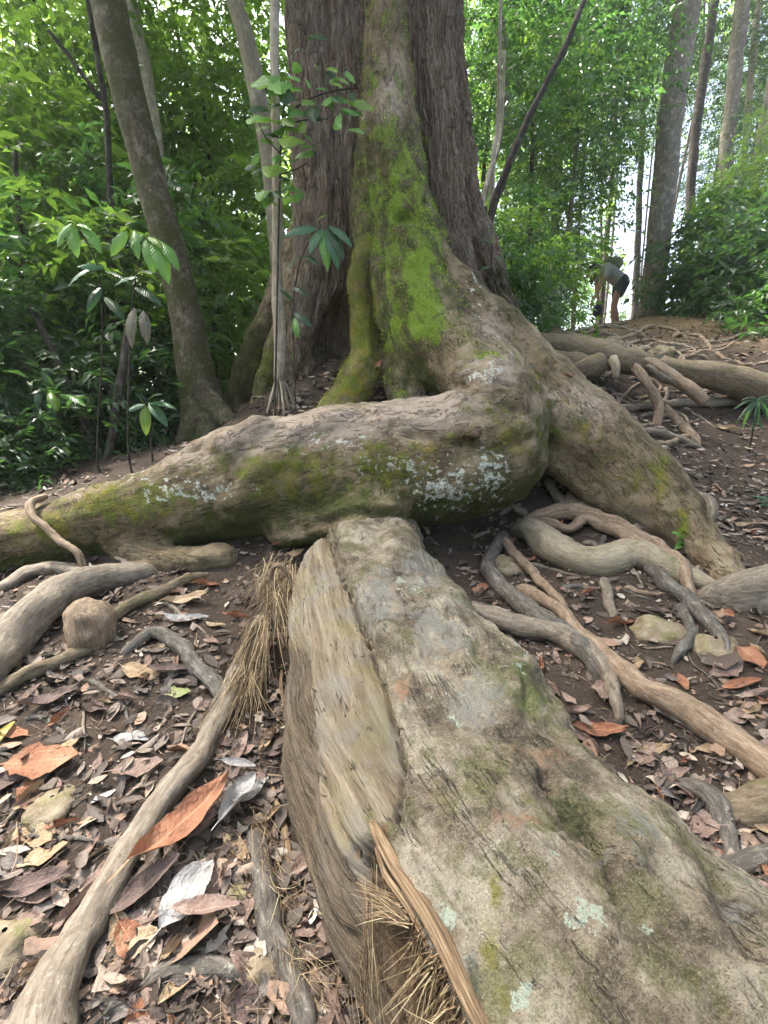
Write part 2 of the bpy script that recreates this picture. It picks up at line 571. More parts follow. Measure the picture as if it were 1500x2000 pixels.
for name, (c, part, k, zs) in chains.items():
    box, F = field(c, k + 0.06, zs)
    A = D[box]
    h = np.maximum(k - np.abs(A - F), 0) / k
    D[box] = np.minimum(A, F) - h * h * k * 0.25
for c, k in holes:
    c = catmull(c, 0.03)
    box, F = field(c, k + 0.05)
    A, F = D[box], -F
    h = np.maximum(k - np.abs(A - F), 0) / k
    D[box] = np.maximum(A, F) + h * h * k * 0.25
vg = openvdb.FloatGrid(0.5)
vg.copyFromArray(D)
tv, tq = vg.convertToQuads(isovalue=0.0)
tv = np.asarray(tv, float) * RES + LO
tq = np.asarray(tq, np.int64)
del vg

# nearest chain per vertex: part, along-root coordinates, rootness
dist_all = {}
best = np.full(len(tv), 1e9)
rc = np.zeros((len(tv), 3))
pid = np.zeros(len(tv), int)
PARTS = ['trunk', 'buttress', 'ridge', 'yellow', 'right', 'cross']
pd = {k: np.full(len(tv), 1e9) for k in PARTS}
for name, (c, part, k, zs) in chains.items():
    cc = c[::2] if len(c) > 8 else c
    t_, u_, w_ = frames(cc[:, :3])
    s_ = np.concatenate([[0], np.cumsum(np.linalg.norm(np.diff(cc[:, :3], axis=0), axis=1))])
    for q in range(len(cc) - 1):
        a, b = cc[q], cc[q + 1]
        ab = b[:3] - a[:3]
        e = tv - a[:3]
        t = np.clip(e @ ab / (ab @ ab), 0, 1)
        o = e - t[:, None] * ab
        d = np.linalg.norm(o, axis=1) - (a[3] + t * (b[3] - a[3]))
        pd[part] = np.minimum(pd[part], d)
        m = d < best
        best = np.where(m, d, best)
        rc[m, 0] = o[m] @ u_[q]
        rc[m, 1] = o[m] @ w_[q]
        rc[m, 2] = s_[q] + t[m] * (s_[q + 1] - s_[q])
        pid[m] = PARTS.index(part)
rootness = smooth(-.10, .10, pd['trunk'] - np.minimum.reduce([pd[k] for k in PARTS[1:]]))

g_me = mesh_from('tmp', tv, tq)
nrm = np.empty(len(tv) * 3, np.float32)
g_me.vertex_normals.foreach_get('vector', nrm)
nrm = nrm.reshape(-1, 3).astype(float)
if (nrm * (tv - np.array([.0, 4.8, 2.5]))).sum(1)[tv[:, 2] > 3].mean() < 0:
    tq = tq[:, ::-1]
    nrm = -nrm
bpy.data.meshes.remove(g_me)
tpx, tpy, tdep = project(tv)
front = smooth(-.15, .25, -(nrm * ((tv - CAM) / np.linalg.norm(tv - CAM, axis=1)[:, None])).sum(1))

# relief: long fibrous bark plates on the trunk, lumps and wrinkles on the roots
bk = rc * np.array([1, 1, .10])
f1 = fbm(bk * 16 + 3, 3)
ridged = 1 - np.abs(fbm(rc * np.array([26, 26, 2.2]), 2))
flake = fbm(rc * np.array([30, 30, 9.]) + 5, 2)
disp_t = 0.020 * f1 + 0.036 * (ridged - .7) + 0.016 * flake + 0.02 * fbm(tv * 2.2, 2)
f2 = fbm(tv * 5.0 + 1.7, 3)
f3 = fbm(rc * np.array([22, 22, 4.]) + 2, 3)
disp_r = 0.020 * f2 + 0.004 * f3 + 0.003 * fbm(tv * 22, 2)
disp = disp_t * (1 - rootness) + disp_r * rootness
rid = (pid == PARTS.index('ridge'))
disp += np.where(rid, 0.022 * fbm(rc * np.array([13, 13, 1.6]) + 8, 3), 0) * smooth(620, 300, tpy)
# the elbow and cross root: sagging furrows, knots
for poly, wpx, amp in [([(905, 862), (960, 880), (1050, 850)], 9, -.028), ([(800, 850), (900, 868), (930, 872)], 8, -.02), ([(600, 850), (560, 900), (540, 940)], 14, -.022),
                       ([(470, 880), (455, 910), (450, 945)], 12, -.02), ([(1050, 760), (1062, 860), (1055, 910)], 14, -.03), ([(880, 745), (930, 770), (1000, 800), (1040, 800)], 8, -.02),
                       ([(640, 1010), (720, 985), (790, 990)], 8, .02), ([(590, 1035), (690, 1000), (770, 1010)], 6, -.02), ([(1250, 860), (1310, 925), (1340, 1000)], 8, -.025),
                       ([(1010, 700), (1120, 790), (1180, 850)], 9, -.012), ([(1120, 840), (1150, 855), (1175, 885)], 12, -.018), ([(905, 600), (960, 670), (1010, 715)], 8, -.02),
                       ([(740, 830), (860, 820), (950, 840)], 10, .012), ([(935, 745), (985, 735), (1015, 760)], 12, .012)]:
    d, sd, tt = polydist(tpx, tpy, poly)
    near = (tdep < 3.6) & (tpy > 560)
    disp += np.where(near, amp * np.exp(-(d / wpx) ** 2), 0) * front
tv2 = tv + nrm * disp[:, None]


def blob(lst, px=None, py=None):
    o = np.zeros(len(tv))
    for x, y, rx, ry, s in lst:
        o = np.maximum(o, s * np.exp(-(((tpx - x) / rx) ** 2 + ((tpy - y) / ry) ** 2)))
    return o


isn = tdep < 4.45
moss = blob([(800, 480, 75, 130, .85), (790, 360, 45, 90, .8), (730, 380, 30, 90, .6), (800, 440, 50, 60, .9), (815, 520, 45, 60, 1.25), (820, 590, 45, 60, 1.3), (840, 640, 55, 40, 1.25), (775, 350, 25, 90, .9), (760, 250, 30, 120, .55),
             (740, 420, 35, 60, .85), (770, 620, 35, 90, .55), (890, 640, 30, 20, .5), (735, 470, 20, 50, .8), (790, 300, 20, 80, .7), (900, 660, 60, 30, .55), (960, 690, 70, 25, .45), (760, 560, 25, 70, .6)]) * isn
moss = np.maximum(moss, .30 * (pid == PARTS.index('ridge')))
dmoss = blob([(640, 980, 160, 40, 1.0), (480, 1010, 160, 45, .85), (300, 1000, 120, 40, .5), (760, 620, 40, 120, .8), (470, 900, 70, 40, .6), (760, 940, 90, 50, .8), (470, 700, 60, 120, .9),
              (960, 930, 90, 60, .55), (1070, 850, 25, 90, .8), (510, 720, 40, 110, .9), (1330, 1010, 30, 40, .6), (1180, 880, 50, 30, .4), (1000, 560, 80, 80, .7), (600, 700, 70, 60, .4)])
ymoss = blob([(250, 980, 160, 55, .72), (560, 920, 160, 70, .66), (750, 900, 140, 60, .66), (1120, 830, 90, 70, .5), (1240, 930, 70, 50, .5), (710, 640, 30, 120, 1.1), (690, 750, 60, 40, 1.0), (100, 1030, 60, 40, .8), (30, 1040, 40, 40, .6), (780, 1030, 60, 22, .8), (400, 910, 120, 30, .35), (1000, 850, 70, 60, .55), (960, 800, 70, 30, .55),
              (940, 690, 60, 20, .6), (1050, 730, 20, 60, .5), (1290, 930, 25, 60, .8), (1335, 1020, 14, 50, .8), (860, 860, 120, 60, .4), (520, 720, 40, 80, .5)])
lich = blob([(870, 950, 80, 60, .95), (960, 930, 50, 70, .9), (790, 905, 130, 35, .72), (380, 960, 140, 30, .78), (285, 970, 14, 14, 1.1), (640, 860, 140, 35, .62), (960, 730, 60, 25, .8),
             (930, 600, 25, 50, .55), (990, 690, 40, 40, .5), (250, 930, 140, 25, .6), (920, 560, 30, 60, .5), (1130, 780, 60, 50, .3), (990, 760, 30, 30, .4)])
pale = blob([(620, 830, 180, 45, .95), (820, 800, 140, 45, .95), (480, 860, 100, 35, .8), (960, 720, 60, 40, .9), (1120, 800, 90, 60, .6), (960, 640, 40, 60, .5), (370, 890, 90, 30, .6), (150, 960, 80, 20, .5), (765, 200, 30, 90, .6)])
bare = blob([(800, 1010, 40, 25, .6), (620, 1030, 40, 20, .7)])
ymoss = np.maximum(ymoss, .70 * (pid == PARTS.index('yellow')))
dmoss = np.maximum(dmoss, .62 * (pid == PARTS.index('ridge')) * smooth(120, 330, tpy))
dmoss = np.maximum(dmoss, .95 * (pid == PARTS.index('cross')) * smooth(.1, -.5, nrm[:, 2]))  # dark moss on downward faces, also painting in the underside shade
ATTR = {'rc': rc, 'rootness': rootness, 'moss': moss, 'dmoss': dmoss, 'ymoss': ymoss, 'lich': lich, 'pale': pale, 'bare': bare, 'hgt': disp * 20}

full = mesh_from('full', tv2, tq)
fn = np.empty(len(tv) * 3, np.float32)
full.vertex_normals.foreach_get('vector', fn)
fn = fn.reshape(-1, 3)
bpy.data.meshes.remove(full)

M = Mat('giant_bark')
R = M.attr('rc', True)
p = M.pos()
rn = M.attr('rootness')
rn = M.rng(M.ma('ADD', rn, M.ma('MULTIPLY', M.ma('SUBTRACT', M.noise(p, 7, 4), .5), .8)), .25, .75)
# trunk bark: red-brown shaggy fibre
Rw = M.n('VectorMath', {0: R, 1: M.sc(M.noise(p, 6, 3, out=1), (.06, .06, .25))}, operation='ADD')
fib = M.noise(M.sc(Rw, (75, 75, 4.5)), 1, 7, .7, .3)
fib2 = M.noise(M.sc(Rw, (24, 24, 2.0)), 1, 5, .6, .8)
flk = M.vor(M.sc(Rw, (24, 24, 3.2)), 1, 'DISTANCE_TO_EDGE')
fl2 = M.noise(M.sc(Rw, (40, 40, 14)), 1, 5, .7, 1.2)
tc = M.ramp(fib, [(.30, (.07, .048, .034)), (.43, (.21, .15, .108)), (.54, (.36, .28, .21)), (.68, (.56, .48, .385))])
tc = M.mix(M.rng(fib2, .52, .66, 0, .6), tc, (.24, .13, .082))
tc = M.mix(M.rng(M.noise(p, 2.6, 5), .5, .64, 0, .6), tc, (.27, .235, .20), 'MIX')
tc = M.mix(M.rng(fl2, .58, .66, 0, .75), tc, (.38, .31, .27))
tc = M.mix(M.rng(fl2, .40, .32, 0, .8), tc, (.035, .021, .016))
tc = M.mix(M.rng(flk, 0, .05, .6, 0), tc, (.035, .02, .015))
th = M.ma('ADD', M.ma('ADD', M.ma('MULTIPLY', fib, 1.2), M.ma('MULTIPLY', fl2, .9)), M.ma('MULTIPLY', M.rng(flk, 0, .2), .35))
# root bark: smooth grey-brown, pinkish scuffs
n1 = M.noise(p, 4.5, 6, .62)
n2 = M.noise(p, 24, 6, .68)
n3 = M.noise(p, 95, 5, .7)
ns = M.noise(M.sc(R, (30, 30, 6)), 1, 5, .6, .8)
rcx = M.ramp(n1, [(.34, (.080, .062, .036)), (.45, (.145, .112, .066)), (.55, (.235, .18, .112)), (.68, (.34, .285, .20))])
rcx = M.mix(M.rng(ns, .5, .72, 0, .6), rcx, (.30, .19, .135))
rcx = M.mix(M.rng(n2, .5, .72, 0, .6), rcx, (.13, .105, .062))
rcx = M.mix(M.rng(n3, .55, .75, 0, .5), rcx, (.36, .31, .25))
pl = M.rng(M.ma('ADD', M.attr('pale'), M.ma('SUBTRACT', n2, .62)), .05, .55, 0, .75)
rcx = M.mix(pl, rcx, M.mix(n3, (.44, .31, .25), (.50, .44, .37)))
wr = M.vor(M.sc(R, (9, 9, 4)), 1, 'DISTANCE_TO_EDGE')
wr2 = M.noise(M.sc(R, (8, 8, 3)), 1, 6, .7, 1.5)
crk = M.rng(M.ma('ABSOLUTE', M.ma('SUBTRACT', wr2, .5)), 0, .012, 1, 0)
rcx = M.mix(M.ma('MULTIPLY', crk, .6), rcx, (.06, .045, .03))
col = M.mix(rn, tc, rcx)
# mosses
mn = M.noise(p, 14, 6, .7)
mf = M.noise(p, 160, 3, .7)
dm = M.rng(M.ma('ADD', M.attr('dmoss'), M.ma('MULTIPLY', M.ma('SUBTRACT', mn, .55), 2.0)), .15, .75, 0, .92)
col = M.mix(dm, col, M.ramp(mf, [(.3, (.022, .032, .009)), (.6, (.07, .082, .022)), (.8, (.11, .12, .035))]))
ym = M.rng(M.ma('ADD', M.attr('ymoss'), M.ma('MULTIPLY', M.ma('SUBTRACT', mn, .52), 2.2)), .3, .9, 0, .9)
col = M.mix(ym, col, M.mix(M.rng(M.noise(p, 9, 3), .50, .68, 0, .8), M.ramp(mf, [(.3, (.12, .15, .02)), (.7, (.32, .37, .06))]), (.42, .31, .03)))
gm = M.rng(M.ma('ADD', M.attr('moss'), M.ma('MULTIPLY', M.ma('SUBTRACT', M.noise(M.sc(R, (9, 9, 5)), 1, 7, .7, .5), .52), 3.6)), .40, .95, 0, .95)
col = M.mix(gm, col, M.ramp(mf, [(.28, (.12, .18, .025)), (.5, (.31, .45, .06)), (.75, (.49, .64, .13))]))
# pale lichen spots
lv = M.noise(p, 30, 6, .66, .3)
ls = M.rng(M.ma('ADD', lv, M.ma('MULTIPLY', M.attr('lich'), .26)), .70, .72)
ls2 = M.ma('MULTIPLY', ls, M.rng(M.noise(p, 90, 5, .75), .40, .50))
ls2 = M.ma('MULTIPLY', ls2, M.rng(M.attr('lich'), .10, .25, 0, .9))
col = M.mix(ls2, col, M.mix(n3, (.46, .49, .42), (.76, .78, .70)))
rh = M.ma('ADD', M.ma('ADD', M.ma('MULTIPLY', n2, .8), M.ma('MULTIPLY', n3, .35)), M.ma('MULTIPLY', M.ma('MAXIMUM', gm, ym), M.ma('MULTIPLY', mf, 1.4)))
rh = M.ma('MULTIPLY', M.ma('SUBTRACT', rh, M.ma('MULTIPLY', crk, .6)), .6)
hh = M.n('Mix', {0: rn, 2: th, 3: rh}, 0)
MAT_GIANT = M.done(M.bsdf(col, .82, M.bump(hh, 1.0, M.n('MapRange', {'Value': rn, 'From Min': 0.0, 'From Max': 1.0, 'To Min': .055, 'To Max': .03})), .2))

giant = link('giant_tree', None, loc=P(735, 760, 4.85), label='giant rainforest tree with shaggy red-brown trunk, mossy buttress and sprawling exposed roots', cat='tree')
GLOC = np.array(giant.location)


def giant_part(name, sel_ids, label):
    fm = np.isin(pid[tq[:, 0]], [PARTS.index(s) for s in sel_ids])
    f = tq[fm]
    used, inv = np.unique(f.ravel(), return_inverse=True)
    me = mesh_from(name, tv2[used] - GLOC, inv.reshape(-1, 4), {k: v[used] for k, v in ATTR.items()})
    me.normals_split_custom_set_from_vertices(fn[used].tolist())
    return link(name, me, MAT_GIANT, giant, label=label)


giant_part('trunk', ['trunk'], 'broad trunk of red-brown shaggy fibrous bark')
giant_part('side_buttress', ['buttress'], 'mossy side buttress at the foot of the trunk')
giant_part('buttress_ridge', ['ridge'], 'central buttress ridge covered in bright green moss')
giant_part('prop_root', ['yellow'], 'thin curved root coated in yellow moss')
giant_part('spreading_root', ['right'], 'thick brown root running down beside the trail')
# moss grown as short tufts
wgt = np.clip(moss * 1.0 - .35 + 1.1 * fbm(tv2 * 9, 4), 0, 1) * (moss > .28) * (tdep < 4.4)
wy = np.clip(ymoss - .45 + .7 * fbm(tv2 * 12 + 4, 3), 0, 1) * (ymoss > .45) * (tdep < 4.4)
rg = np.random.default_rng(3)
for nm_, w_, cnt, cols in (('moss', wgt, 26000, [(0, (.11, .18, .02)), (.5, (.33, .47, .06)), (1, (.56, .71, .15))]), ('yellow_moss', wy, 9000, [(0, (.12, .14, .02)), (.5, (.28, .31, .045)), (1, (.45, .42, .06))])):
    ix = rg.choice(len(tv2), cnt, p=w_ / w_.sum())
    o = tv2[ix] + rg.normal(size=(cnt, 3)) * .007
    d_ = fn[ix] * .8 + rg.normal(size=(cnt, 3)) * .55 + np.array([0, 0, .1])
    v = np.empty((cnt * 3, 3))
    sd_ = np.cross(d_, rg.normal(size=(cnt, 3)))
    sd_ /= np.linalg.norm(sd_, axis=1)[:, None]
    L_ = rg.uniform(.006, .017, cnt)[:, None]
    v[0::3], v[1::3], v[2::3] = o - sd_ * .0022, o + sd_ * .0022, o + d_ * L_
    M = Mat(nm_ + '_tufts')
    c = M.ramp(M.island(), cols)
    mt = M.done(M.n('MixShader', {0: .35, 1: M.bsdf(c, .8, None, .1), 2: M.n('BsdfTranslucent', {'Color': c})}))
    link(nm_, mesh_from(nm_, v - GLOC, np.arange(cnt * 3).reshape(-1, 3)), mt, giant, kind='stuff')
giant_part('cross_root', ['cross'], 'massive horizontal root with lichen spots and mossy belly darkened as if in shade')
# the trunk goes on upwards, out of the picture
up = np.array([[*P(735, -400, 4.85)[:2], 4.6, .82], [0.0, 4.9, 7.5, .70], [0.05, 4.9, 11, .6], [0.1, 5.0, 15, .45], [0.1, 5.0, 19, .2]])
up[:2, 0] = -0.1
v, fs, r_ = tube(up, 28, .25, .06)
link('upper_trunk', mesh_from('upper_trunk', v - GLOC, fs, {'rc': r_}), MAT_GIANT, giant)
del D, A, F
# ------------------------------------------------------------------ the worn front root: half stripped to bare wood, half bark
yk = np.array([2.58, 2.32, 2.2, 2.1, 1.73, 1.31, 1.14, .96, .73, .62, .45, .3, .1, -.2, -.5])
XL = np.interp(-yk, -np.array([2.58, 2.32, 2.2, 2.1, 1.5, 1.14, .73, .62, .3, 0, -.5]), [-.22, -.34, -.385, -.40, -.37, -.315, -.14, -.07, .10, .25, .5])
XR = np.interp(-yk, -np.array([2.58, 2.32, 2.2, 2.1, 1.9, 1.73, 1.31, .96, .684, .3, 0, -.5]), [.16, .18, .19, .22, .28, .34, .48, .56, .70, .92, 1.1, 1.4])
ZT = np.interp(-yk, -np.array([2.58, 2.32, 2.2, 2.1, 1.31, .9, .6, .3, -.5]), [.52, .49, .48, .475, .42, .385, .345, .32, .26])
ls = np.concatenate([np.linspace(2.58, .95, 240), np.linspace(.946, .3, 170)[0:], np.linspace(.29, -.5, 50)])
fxl, fxr, fzt = (np.interp(-ls, -yk, a) for a in (XL, XR, ZT))
NT = 300
th = np.linspace(math.radians(-14), math.radians(194), NT)[::-1]     # left to right over the top
cx, hw = (fxl + fxr) / 2, (fxr - fxl) / 2
zb = np.interp(-ls, -yk, ground_z(np.interp(-yk, -ls, cx), yk, False)) - .04
ct, st = np.cos(th), np.sin(th)
sx = np.sign(ct) * np.abs(ct) ** .72
sz = np.sign(st) * np.abs(st) ** .62
LX = cx[:, None] + hw[:, None] * sx[None, :]
LY = np.repeat(ls[:, None], NT, 1)
LZ = zb[:, None] + (fzt - zb)[:, None] * sz[None, :]
# the far end rounds off under the cross root
endr = smooth(2.34, 2.16, LY)
left_ = smooth(.1, -.5, sx)[None, :]
LZ = zb[:, None] + (LZ - zb[:, None]) * (1 - left_ * .35 * (1 - endr))
lv = np.stack([LX, LY, LZ], -1).reshape(-1, 3)
lx, ly, ld = project(lv)
sl = np.repeat((2.32 - ls)[:, None], NT, 1).ravel()
lat = (sx[None, :] * hw[:, None]).ravel()
toprt = sz[None, :].repeat(len(ls), 0).ravel()
vis = ly < 2300
grain = np.stack([lat, lv[:, 2], sl], -1)

crack = [(628, 1018), (648, 1075), (668, 1120), (690, 1170), (722, 1245), (752, 1330), (775, 1410), (792, 1500), (784, 1560), (772, 1600)]
slit = [(738, 1612), (780, 1700), (818, 1780), (862, 1880), (945, 2010), (1010, 2110)]
border = crack + slit[0:]
bd, bs, bt = polydist(lx, ly, border)
bs = np.where(lx > np.interp(ly, [q[1] for q in border], [q[0] for q in border]), 1.0, -1.0)
bare = smooth(5, -5, (bd + 5 * np.sin(ly * .11) * np.sin(ly * .037)) * bs) * smooth(1000, 1040, ly + 30)         # 1 left of the border
edgeL = [(592, 1240), (560, 1275), (541, 1300)]
dz = np.zeros(len(lv))
n_a, n_b, n_c = fbm(lv * 3.5 + 4, 3), fbm(lv * 11 + 1, 3), fbm(lv * 34 + 2, 3)
gr1 = fbm(np.stack([lat * 26, lv[:, 2] * 26, sl * 1.5], -1) + fbm(lv * 2, 2)[:, None] * .3, 4)
gr2 = fbm(np.stack([lat * 85, lv[:, 2] * 85, sl * 2.5], -1) + fbm(lv * 2, 2)[:, None] * .5, 3)
barkf = fbm(np.stack([lat * 13 - sl * 1.5, lat * 0, sl * 3.2], -1) + n_a[:, None] * .4, 4)
dz += (1 - bare) * (.022 * n_a + .008 * n_b + .004 * n_c + .012 * barkf) + bare * (.010 * n_a + .007 * gr1 + .004 * gr2 - .010 * np.clip(np.abs(fbm(np.stack([lat * 14, lv[:, 2] * 14, sl * .9], -1) + 6, 2)) * -7 + 1, 0, 1))
# bark stands proud of the wood
dz += (1 - bare) * .024 * smooth(110, 0, bd) * smooth(1640, 1500, ly)
for poly, w, a in [(crack, 6, -.055), (crack[2:6], 16, -.018), ([(655, 1040), (662, 1090), (680, 1130)], 5, -.04), (slit, 6, -.02),
                   ([(596, 1262), (604, 1380), (612, 1480), (640, 1590), (690, 1690), (730, 1740)], 9, -.030), ([(560, 1300), (566, 1450), (585, 1600), (640, 1800), (700, 1990)], 7, -.018),
                   ([(620, 1500), (650, 1590), (688, 1660)], 6, -.03), ([(640, 1290), (680, 1380), (720, 1520), (735, 1600)], 5, -.008), ([(610, 1120), (620, 1260), (660, 1400)], 5, -.008),
                   ([(1060, 1520), (1110, 1590), (1170, 1660), (1215, 1750), (1290, 1850), (1380, 1930), (1470, 2010)], 14, -.034), ([(1085, 1500), (1150, 1580), (1220, 1670), (1330, 1800)], 12, .022),
                   ([(935, 1285), (1000, 1340), (1060, 1390), (1100, 1420)], 18, -.030), ([(930, 1240), (1010, 1290), (1070, 1340), (1110, 1400)], 14, .018),
                   ([(1140, 1440), (1240, 1520), (1330, 1610), (1440, 1730)], 12, -.018), ([(790, 1560), (812, 1620), (838, 1655)], 5, -.03), ([(900, 1440), (960, 1480), (1000, 1540)], 7, -.012),
                   ([(1400, 1700), (1430, 1780), (1480, 1850)], 22, -.025), ([(1250, 1800), (1290, 1860), (1310, 1910)], 12, .02), ([(1150, 1600), (1190, 1690), (1200, 1760)], 6, -.02),
                   ([(1100, 1850), (1090, 1930), (1130, 2000)], 7, -.008)]:
    d, s_, t_ = polydist(lx, ly, poly)
    dz += a * np.exp(-(d / w) ** 2) * (.65 + .5 * perlin(lv * 30))
# torn hollow left of the splinter
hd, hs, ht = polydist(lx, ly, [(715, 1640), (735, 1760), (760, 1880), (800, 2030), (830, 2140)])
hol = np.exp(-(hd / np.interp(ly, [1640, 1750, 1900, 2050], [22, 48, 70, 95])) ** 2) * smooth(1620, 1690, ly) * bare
dz -= .055 * hol
# steps of the split slab on the left flank
sd, ss, st_ = polydist(lx, ly, [(575, 1100), (588, 1240), (600, 1300), (608, 1480), (625, 1600), (690, 1750), (760, 1990)])
dz -= bare * .030 * smooth(-4, 10, -sd * ss) * smooth(1200, 1300, ly)
# lumps at the far end
for x, y, r_, a in [(780, 1075, 52, .05), (690, 1030, 30, .03), (880, 1180, 40, .03), (700, 1380, 60, .02), (980, 1330, 60, .02), (1230, 1630, 80, .02), (1000, 1700, 120, .012), (820, 1400, 60, -.015)]:
    dz += a * np.exp(-(((lx - x) ** 2 + (ly - y) ** 2) / r_ ** 2))
tmp = mesh_from('tmp', lv, (lambda i: np.stack([i, i + 1, i + NT + 1, i + NT], -1))((np.arange(len(ls) - 1)[:, None] * NT + np.arange(NT - 1)[None, :]).ravel()))
nr = np.empty(len(lv) * 3, np.float32)
tmp.vertex_normals.foreach_get('vector', nr)
nr = nr.reshape(-1, 3).astype(float)
lf = (lambda i: np.stack([i, i + 1, i + NT + 1, i + NT], -1))((np.arange(len(ls) - 1)[:, None] * NT + np.arange(NT - 1)[None, :]).ravel())
if nr[np.argmax(lv[:, 2]), 2] < 0:
    nr, lf = -nr, lf[:, ::-1]
bpy.data.meshes.remove(tmp)
lv2 = lv + nr * dz[:, None]


def lb(lst):
    o = np.zeros(len(lv))
    for x, y, rx, ry, s in lst:
        o = np.maximum(o, s * np.exp(-(((lx - x) / rx) ** 2 + ((ly - y) / ry) ** 2)))
    return o


l_moss = lb([(1040, 1370, 60, 40, 1.0), (1000, 1330, 40, 30, .9), (930, 1480, 60, 40, .6), (880, 1440, 40, 40, .5), (1060, 1600, 50, 70, .7), (1300, 1620, 160, 90, .5), (1430, 1750, 100, 100, .4), (840, 1100, 50, 40, .4), (1350, 1900, 120, 120, .3)])
l_ymoss = lb([(965, 1740, 18, 60, 1.0), (960, 1850, 30, 80, .9), (980, 1960, 25, 50, .9), (870, 1580, 30, 50, .5), (920, 1540, 40, 30, .6), (650, 1560, 30, 60, .5), (720, 1600, 40, 60, .5), (640, 1380, 12, 60, .4), (1000, 1560, 50, 40, .45)])
l_lich = lb([(872, 1795, 26, 40, 1.25), (1130, 1790, 55, 40, 1.05), (1160, 1830, 25, 25, 1.1), (1020, 1940, 26, 50, .95), (1075, 1670, 25, 25, .85), (1030, 1590, 60, 40, .5), (800, 1150, 80, 60, .5), (1010, 1290, 60, 50, .6), (1260, 1810, 25, 40, .9), (870, 1370, 60, 60, .5), (1020, 1660, 60, 30, .6)])
l_grey = lb([(740, 1180, 60, 70, .9), (860, 1240, 70, 80, .9), (930, 1380, 80, 60, .8), (820, 1120, 60, 60, .8), (1240, 1650, 60, 90, .6), (1060, 1840, 0.1 + 60, 80, .3), (1440, 1760, 60, 60, .7), (925, 1880, 25, 50, .8)])
l_orange = lb([(1010, 1610, 50, 25, .9), (785, 1350, 18, 30, .9), (1060, 1470, 60, 40, .5), (980, 1420, 60, 40, .4), (740, 1620, 20, 20, .8)])
l_dark = lb([(1130, 1600, 40, 60, .8), (930, 1890, 20, 50, .7), (1090, 1590, 40, 50, .7)])
LAT = {'rc': grain, 'bare': bare, 'moss': l_moss, 'ymoss': l_ymoss, 'lich': l_lich, 'grey': l_grey, 'orange': l_orange, 'darkmoss': l_dark, 'hollow': hol, 'flank': bare * smooth(-4, 10, -sd * ss) * smooth(1220, 1300, ly)}

M = Mat('front_root_wood_and_bark')
R = M.attr('rc', True)
p = M.pos()
wob = M.n('VectorMath', {0: R, 1: M.sc(M.noise(p, 3.2, 3, out=1), (.02, .0, .0))}, operation='ADD')
g1 = M.noise(M.sc(wob, (150, 150, 3.2)), 1, 7, .72, .2)
g2 = M.noise(M.sc(wob, (34, 34, 1.6)), 1, 6, .62, .4)
g3 = M.noise(M.sc(wob, (520, 520, 9)), 1, 4, .65)
wc = M.ramp(g2, [(.32, (.19, .142, .095)), (.45, (.30, .235, .16)), (.55, (.41, .335, .24)), (.68, (.53, .455, .345))])
wc = M.mix(M.rng(g1, .52, .62, 0, .6), wc, (.22, .165, .112))
wc = M.mix(M.rng(g1, .46, .36, 0, .6), wc, (.50, .43, .33))
wc = M.mix(M.rng(g3, .57, .68, 0, .45), wc, (.16, .115, .08))
wc = M.mix(M.rng(M.noise(p, 5, 5), .48, .62, 0, .7), wc, (.36, .335, .30))
wc = M.mix(M.ma('MULTIPLY', M.rng(M.noise(p, 7, 4), .5, .62), .4), wc, (.34, .29, .13))
split = M.rng(M.ma('ABSOLUTE', M.ma('SUBTRACT', M.noise(M.sc(wob, (30, 30, 1.5)), 1, 3, .55, .3), .5)), 0, .009, 1, 0)
split = M.ma('MULTIPLY', split, M.rng(M.noise(p, 9, 3), .48, .56))
wc = M.mix(M.ma('MULTIPLY', split, .85), wc, (.05, .034, .022))
wc = M.mix(M.rng(M.ma('ADD', M.attr('flank'), M.ma('SUBTRACT', g2, .5)), .3, .7, 0, .8), wc, M.ramp(g1, [(.36, (.24, .19, .145)), (.5, (.155, .115, .082)), (.64, (.075, .054, .04))]))
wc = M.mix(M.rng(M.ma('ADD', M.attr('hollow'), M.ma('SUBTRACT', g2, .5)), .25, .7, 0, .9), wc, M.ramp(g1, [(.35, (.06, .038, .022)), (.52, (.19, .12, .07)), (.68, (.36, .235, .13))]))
n1 = M.noise(p, 7, 6, .65)
n2 = M.noise(p, 30, 6, .7)
n3 = M.noise(p, 130, 5, .72)
n4 = M.noise(p, 300, 4, .75)
nb = M.noise(M.sc(R, (28, 1, 8)), 1, 6, .68, 1.0)
bc = M.ramp(n1, [(.38, (.10, .08, .055)), (.45, (.21, .168, .118)), (.515, (.37, .305, .225)), (.60, (.56, .49, .385))])
bc = M.mix(M.rng(nb, .5, .68, 0, .8), bc, (.125, .095, .072))
bc = M.mix(M.rng(n2, .52, .7, 0, .7), bc, (.40, .31, .24))
bc = M.mix(M.rng(M.noise(p, 9, 8, .72), .51, .58, 0, .65), bc, M.mix(n4, (.10, .105, .035), (.25, .25, .10)))
bc = M.mix(M.rng(n3, .52, .72, 0, .65), bc, (.44, .39, .31))
bc = M.mix(M.rng(n3, .46, .30, 0, .6), bc, (.07, .055, .042))
nmx = M.noise(p, 18, 8, .72, .5)
bc = M.mix(M.rng(n4, .55, .68, 0, .7), bc, (.48, .43, .35))
bc = M.mix(M.rng(n4, .45, .33, 0, .75), bc, (.055, .042, .032))
fis = M.rng(M.ma('ABSOLUTE', M.ma('SUBTRACT', M.noise(M.add(M.sc(R, (16, 1, 2.2)), M.sc(M.noise(p, 14, 4, out=1), (.35, 0, .35))), 1, 5, .65, .3), .5)), 0, .011, 1, 0)
fis = M.ma('MULTIPLY', fis, M.rng(M.noise(p, 6, 3), .46, .56))
bc = M.mix(M.ma('MULTIPLY', fis, .7), bc, (.05, .037, .027))
